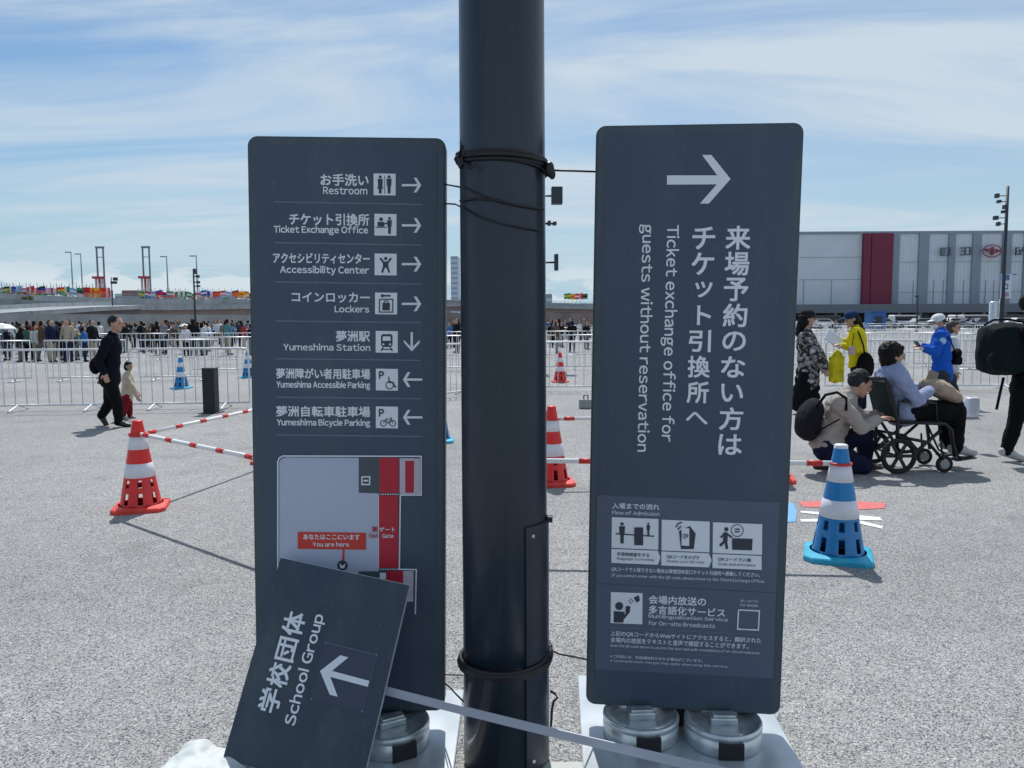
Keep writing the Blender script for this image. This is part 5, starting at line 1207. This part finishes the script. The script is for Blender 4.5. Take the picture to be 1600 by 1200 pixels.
b = B(); b.ell(WL(.50, -.02, .80), (.20, .16, .085), rot=Matrix.Rotation(R(26), 3, 'Y')); b.ell(WL(.60, -.02, .74), (.12, .15, .07), rot=Matrix.Rotation(R(30), 3, 'Y')); soft('bag_body', b, .010, fab('beige canvas', (.42, .33, .25)), t, 2, .014, 20)
b = B(); b.box(WL(.40, -.06, .92), (.10, .012, .12), rot=Matrix.Rotation(R(20), 3, 'Y'), bev=.004); tag(b.obj('leaflet', mat('brown leaflet', (.25, .20, .15), .6)), 'small brown patterned leaflet in the hands of the woman in the wheelchair', 'leaflet')

# 7 staff in blue with white cap
blu = fab('bright blue jacket cloth', (.012, .10, .52)); 
Y = 12.3
J = JJ(Y, dict(head=(1466, 503, 0), neck=(1470, 516, 0), pelvis=(1472, 577, 0), shL=(1469, 524, -.19), shR=(1474, 524, .19), elL=(1462, 550, -.26), elR=(1460, 548, .2), haL=(1444, 545, -.26), haR=(1442, 541, .08),
               hipL=(1472, 585, -.09), hipR=(1477, 585, .09), knL=(1475, 615, -.10), knR=(1490, 613, .10), anL=(1474, 638, -.1), anR=(1500, 635, .1), toL=(1463, 644, -.1), toR=(1490, 642, .1)))
person('staff person in a bright blue jacket and white cap looking at a phone', J, (-1, -.15, -.25), dict(top=blu, legs=fab('dark slate trouser cloth', (.035, .045, .055)), shoe=blacksh, cap=fab('white cap cloth', (.68, .70, .72)), hair=grey_hair), mask=True, jacket_len=.14, hand_dirs={'L': (-1, 0, .15), 'R': (-1, 0, .2)}, loose=1.7, k=1.04, wrinkle=.009)
b = B(); b.box(P(1434, 539, Y-.15), (.03, .09, .15), rot=Matrix.Rotation(R(-35), 3, 'Y'), bev=.006); tag(b.obj('phone', mat('phone black', (.01, .02, .03), .2)), 'dark phone held out by the person in blue', 'phone')
b = B(); b.ell(P(1473, 533, Y-.285), (.055, .012, .055)); child_world(b.obj('sleeve_badge', mat('badge light blue', (.35, .55, .72), .6)), [o for o in bpy.data.objects if o.get('label', '').startswith('staff person in a bright')][0])
t = empty('shoulder_bag', P(1494, 560, Y), 'black shoulder bag behind the back of the person in blue', 'bag'); b = B(); b.ell(P(1493, 556, Y+.02), (.07, .12, .13), rot=Matrix.Rotation(R(20), 3, 'Y')); b.box(P(1494, 564, Y+.02), (.12, .18, .12), bev=.02); soft('bag_body', b, .011, blackc, t, 3, .005)
b = B(); b.path([P(1491, 546, Y-.04), P(1484, 530, Y-.16), P(1474, 518, Y-.22)], .010, 6); child_world(b.obj('strap', blackc), t)
t = empty('carrier_bag', P(1518, 650, Y), 'white plastic carrier bag beyond the knees of the woman in the wheelchair', 'bag'); b = B(); b.box(P(1519, 636, 8.6), (.13, .10, .22), bev=.02); soft('bag_body', b, .01, mat('thin white plastic', (.70, .72, .82), .4), t, 2, .012, 20)
Y2 = 13.0
J = JJ(Y2, dict(head=(1489, 512, 0), neck=(1487, 526, 0), pelvis=(1484, 582, 0), shL=(1489, 532, -.17), shR=(1485, 532, .17), elL=(1492, 556, -.2), elR=(1484, 556, .2), haL=(1494, 580, -.18), haR=(1484, 580, .18),
               hipL=(1485, 588, -.09), hipR=(1483, 588, .09), knL=(1486, 613, -.09), knR=(1484, 612, .09), anL=(1487, 634, -.09), anR=(1484, 633, .09), toL=(1493, 638, -.09), toR=(1490, 637, .09)))
person('long-haired person in pale clothes mostly hidden behind the person in blue', J, (1, -.5, -.1), dict(top=fab('pale blouse cloth', (.60, .62, .66)), legs=fab('dark slate trouser cloth', (.035, .045, .055)), shoe=blacksh, hair=mat('brown hair', (.05, .03, .02), .5, bump=.4, bscale=100)), hair='long')

# 8 person with the big backpack at the right edge
Y = G(1588, 718).y
J = JJ(Y, dict(head=(1612, 476, 0), neck=(1612, 500, 0), pelvis=(1604, 598, 0), shL=(1612, 518, .2), shR=(1608, 520, -.2), elL=(1622, 560, .24), elR=(1620, 562, -.25), haL=(1640, 590, .2), haR=(1640, 592, -.2),
               hipL=(1606, 610, .1), hipR=(1600, 610, -.1), knL=(1625, 662, .1), knR=(1586, 660, -.1), anL=(1632, 708, .1), anR=(1572, 706, -.1), toL=(1660, 714, .1), toR=(1596, 716, -.1)))
person('person in black with a huge dark backpack at the right edge', J, (1, -.1, -.05), dict(top=blackc, legs=blackc, shoe=mat('pale grey trainer', (.45, .45, .44), .6)), k=1.05, jacket_len=.12, wrinkle=.008)
t = empty('large_backpack', P(1565, 590, Y), 'huge rounded dark green backpack on the person at the right edge', 'backpack')
b = B(); b.box(P(1568, 546, Y), (.50, .40, .54), bev=.17); b.ell(P(1546, 552, Y), (.125, .17, .20)); b.ell(P(1575, 522, Y), (.20, .19, .13)); b.ell(P(1566, 562, Y-.16), (.15, .08, .13))
soft('pack_body', b, .014, fab('dark green nylon', (.005, .012, .015)), t, 3, .018, 8)
b = B(); b.path([P(1568, 590, Y-.1), P(1563, 612, Y-.12), P(1557, 640, Y-.12)], .014, 6); child_world(b.obj('hanging_strap', blackc), t)
b = B(); b.path([P(1538, 508, Y-.15), P(1552, 500, Y-.15), P(1575, 499, Y-.15), P(1600, 503, Y-.15)], .012, 6); child_world(b.obj('top_strap', blackc), t)

# ------------------------------------------------------------------ distant crowd
def crowd_mesh(pose):
    b = B(); st = .16 if pose == 1 else .0
    S = []   # (a, b, r0, r1, material)
    def c(a, d, r0, r1, mi): S.append((Vector(a), Vector(d), r0, r1, mi)); cap_blob(b, a, d, r0, r1)
    for q in (-1, 1):
        c((q*.09, 0, .88), (q*.10, st*q*.5, .48), .095, .07, 1); c((q*.10, st*q*.5, .48), (q*.10, st*q*1.2, .09), .07, .055, 1); c((q*.10, st*q*1.2+.02, .05), (q*.11, st*q*1.2-.13, .045), .05, .042, 3)
        e = (q*.25, -.02, 1.12) if pose != 2 else (q*.24, -.10, 1.14); h = (q*.24, -.10-st*q, .88) if pose != 2 else (q*.10, -.30, 1.22)
        c((q*.19, 0, 1.38), e, .062, .052, 0); c(e, h, .052, .036, 0); c(h, (h[0], h[1]-.03, h[2]-.05), .036, .034, 2)
    c((0, 0, .92), (0, 0, 1.18), .155, .15, 0); c((0, 0, 1.18), (0, 0, 1.32), .155, .15, 0); c((-.13, 0, 1.37), (.13, 0, 1.37), .085, .085, 0); c((0, 0, 1.42), (0, 0, 1.5), .055, .055, 2)
    c((0, -.015, 1.57), (0, -.005, 1.615), .085, .09, 2); c((0, .03, 1.585), (0, .022, 1.64), .092, .090, 4)
    if pose == 2: c((0, .17, 1.05), (0, .17, 1.30), .12, .11, 3)
    if pose == 3: c((0, .04, 1.40), (0, .05, 1.58), .08, .08, 4); c((.28, .0, .80), (.28, .0, .95), .09, .06, 3)
    me = b.mesh('person'); o = bpy.data.objects.new('x', me); md = o.modifiers.new('r', 'REMESH'); md.mode = 'VOXEL'; md.voxel_size = .028; md.use_smooth_shade = True
    s2 = o.modifiers.new('s', 'SMOOTH'); s2.iterations = 2
    m2 = baked(o); bpy.data.objects.remove(o); m2.name = 'person'; m2.materials.clear()
    for _ in range(5): m2.materials.append(blackc)
    for p in m2.polygons:
        x = p.center; best = 9; bi = 0
        for (a, d, r0, r1, mi) in S:
            ab = d-a; t_ = max(0, min(1, (x-a).dot(ab)/max(1e-9, ab.length_squared))); dist = (x-a-ab*t_).length-(r0+(r1-r0)*t_)
            if dist < best: best = dist; bi = mi
        p.material_index = bi; p.use_smooth = True
    return m2
CM = [crowd_mesh(i) for i in range(4)]
tops = {'black': (.012, .012, .014), 'navy': (.014, .02, .055), 'white': (.66, .67, .70), 'grey': (.22, .23, .25), 'blue': (.05, .15, .42), 'beige': (.42, .36, .28), 'brown': (.12, .075, .05), 'green': (.06, .14, .09), 'red': (.40, .04, .04), 'teal': (.10, .26, .28)}
legsC = {'black': (.010, .010, .012), 'dark blue': (.02, .03, .07), 'grey': (.16, .17, .18), 'beige': (.40, .35, .27)}
TM = {k_: fab('crowd top '+k_, v) for k_, v in tops.items()}; LM = {k_: fab('crowd legs '+k_, v) for k_, v in legsC.items()}
tw = ['black']*11+['navy']*5+['white']*3+['grey']*4+['blue', 'blue', 'beige', 'beige', 'brown', 'brown', 'green', 'red', 'teal', 'teal']
cr_ = random.Random(11); cnt = 0; usedlab = {}
def crowd(px, Y, where, tp=None):
    global cnt
    o = bpy.data.objects.new('person', CM[cr_.randrange(4)]); COL.objects.link(o)
    o.location = ((px-800)/F_PX*Y, Y, 0); o.rotation_euler.z = cr_.uniform(0, 6.28); s = cr_.uniform(.76, .95); o.scale = (s*cr_.uniform(1, 1.15), s*cr_.uniform(1, 1.15), s)
    tp = tp or cr_.choice(tw); lg = cr_.choice(['black', 'black', 'dark blue', 'grey', 'beige'])
    for i, m in enumerate((TM[tp], LM[lg], skin_m, blacksh, hair_m)):
        o.material_slots[i].link = 'OBJECT'; o.material_slots[i].material = m
    tag(o, f"distant visitor, {tp} top, {lg} trousers, {where}", 'person', 'distant visitors beyond the barriers')
for _ in range(30): px = cr_.uniform(-20, 150); crowd(px, cr_.uniform(29, 42), 'queue left of walking man')
for px, tp in ((12, 'navy'), (38, 'black'), (58, 'white'), (68, 'brown'), (82, 'navy'), (97, 'black'), (108, 'beige'), (133, 'blue'), (146, 'black')): crowd(px, cr_.uniform(28.5, 31), 'front of left queue', tp)
for _ in range(40): px = cr_.uniform(195, 396); crowd(px, cr_.uniform(33, 50), 'queue left of left sign')
for _ in range(95): px = cr_.uniform(-20, 396); crowd(px, cr_.uniform(40, 64), 'back of left queue')
for _ in range(22): px = cr_.uniform(856, 926); crowd(px, cr_.uniform(34, 72), 'queue right of the pole')
for _ in range(4): px = cr_.uniform(699, 717); crowd(px, cr_.uniform(34, 55), 'queue in slit left of pole')
for _ in range(14): px = cr_.uniform(1240, 1600); crowd(px, cr_.uniform(70, 100), 'far off below the hall')
# parasols
def parasol(px, py, Y, wpx, label):
    g = Vector(((px-800)/F_PX*Y, Y, 0)); z = P(px, py, Y).z; w = wpx/F_PX*Y/2; t = empty('parasol', g, label, 'parasol')
    b = B(); n = 8; apex = b.bm.verts.new((0, 0, z+w*.38)); mid = [b.bm.verts.new((w*.6*math.cos(2*math.pi*k/n), w*.6*math.sin(2*math.pi*k/n), z+w*.24)) for k in range(n)]; rim = [b.bm.verts.new((w*math.cos(2*math.pi*k/n), w*math.sin(2*math.pi*k/n), z-w*.06)) for k in range(n)]; hem = [b.bm.verts.new((w*1.0*math.cos(2*math.pi*k/n), w*1.0*math.sin(2*math.pi*k/n), z-w*.14)) for k in range(n)]
    for k in range(n):
        j = (k+1) % n; b.bm.faces.new((apex, mid[k], mid[j])); b.bm.faces.new((mid[k], rim[k], rim[j], mid[j])); b.bm.faces.new((rim[k], hem[k], hem[j], rim[j]))
    b.obj('canopy', mat('parasol white', (.80, .82, .84), .7), t); B().tube((0, 0, z-.9), (0, 0, z+w*.36), .02, n=6).obj('shaft', lampg_m, t)
parasol(6, 512, 30, 38, 'wide white parasol over the crowd at the left edge'); parasol(290, 509, 36, 17, 'small white umbrella over the crowd between the walking man and the left sign')

# hide nothing: unused prototypes are all placed

# every label singles out one thing: look-alikes are told apart by their order from the left
ORD = ['first', 'second', 'third', 'fourth', 'fifth', 'sixth', 'seventh', 'eighth', 'ninth', 'tenth', 'eleventh', 'twelfth'] + [f'{i}th' for i in range(13, 60)]
by = {}
for o in bpy.data.objects:
    if o.parent is None and 'label' in o: by.setdefault(o['label'], []).append(o)
for lab, os_ in by.items():
    if len(os_) > 1:
        os_.sort(key=lambda o: o.location.x/max(.1, o.location.y))
        for i, o in enumerate(os_): o['label'] = f"{lab}, {ORD[i]} from left"
bpy.data.scenes.remove(TMP)
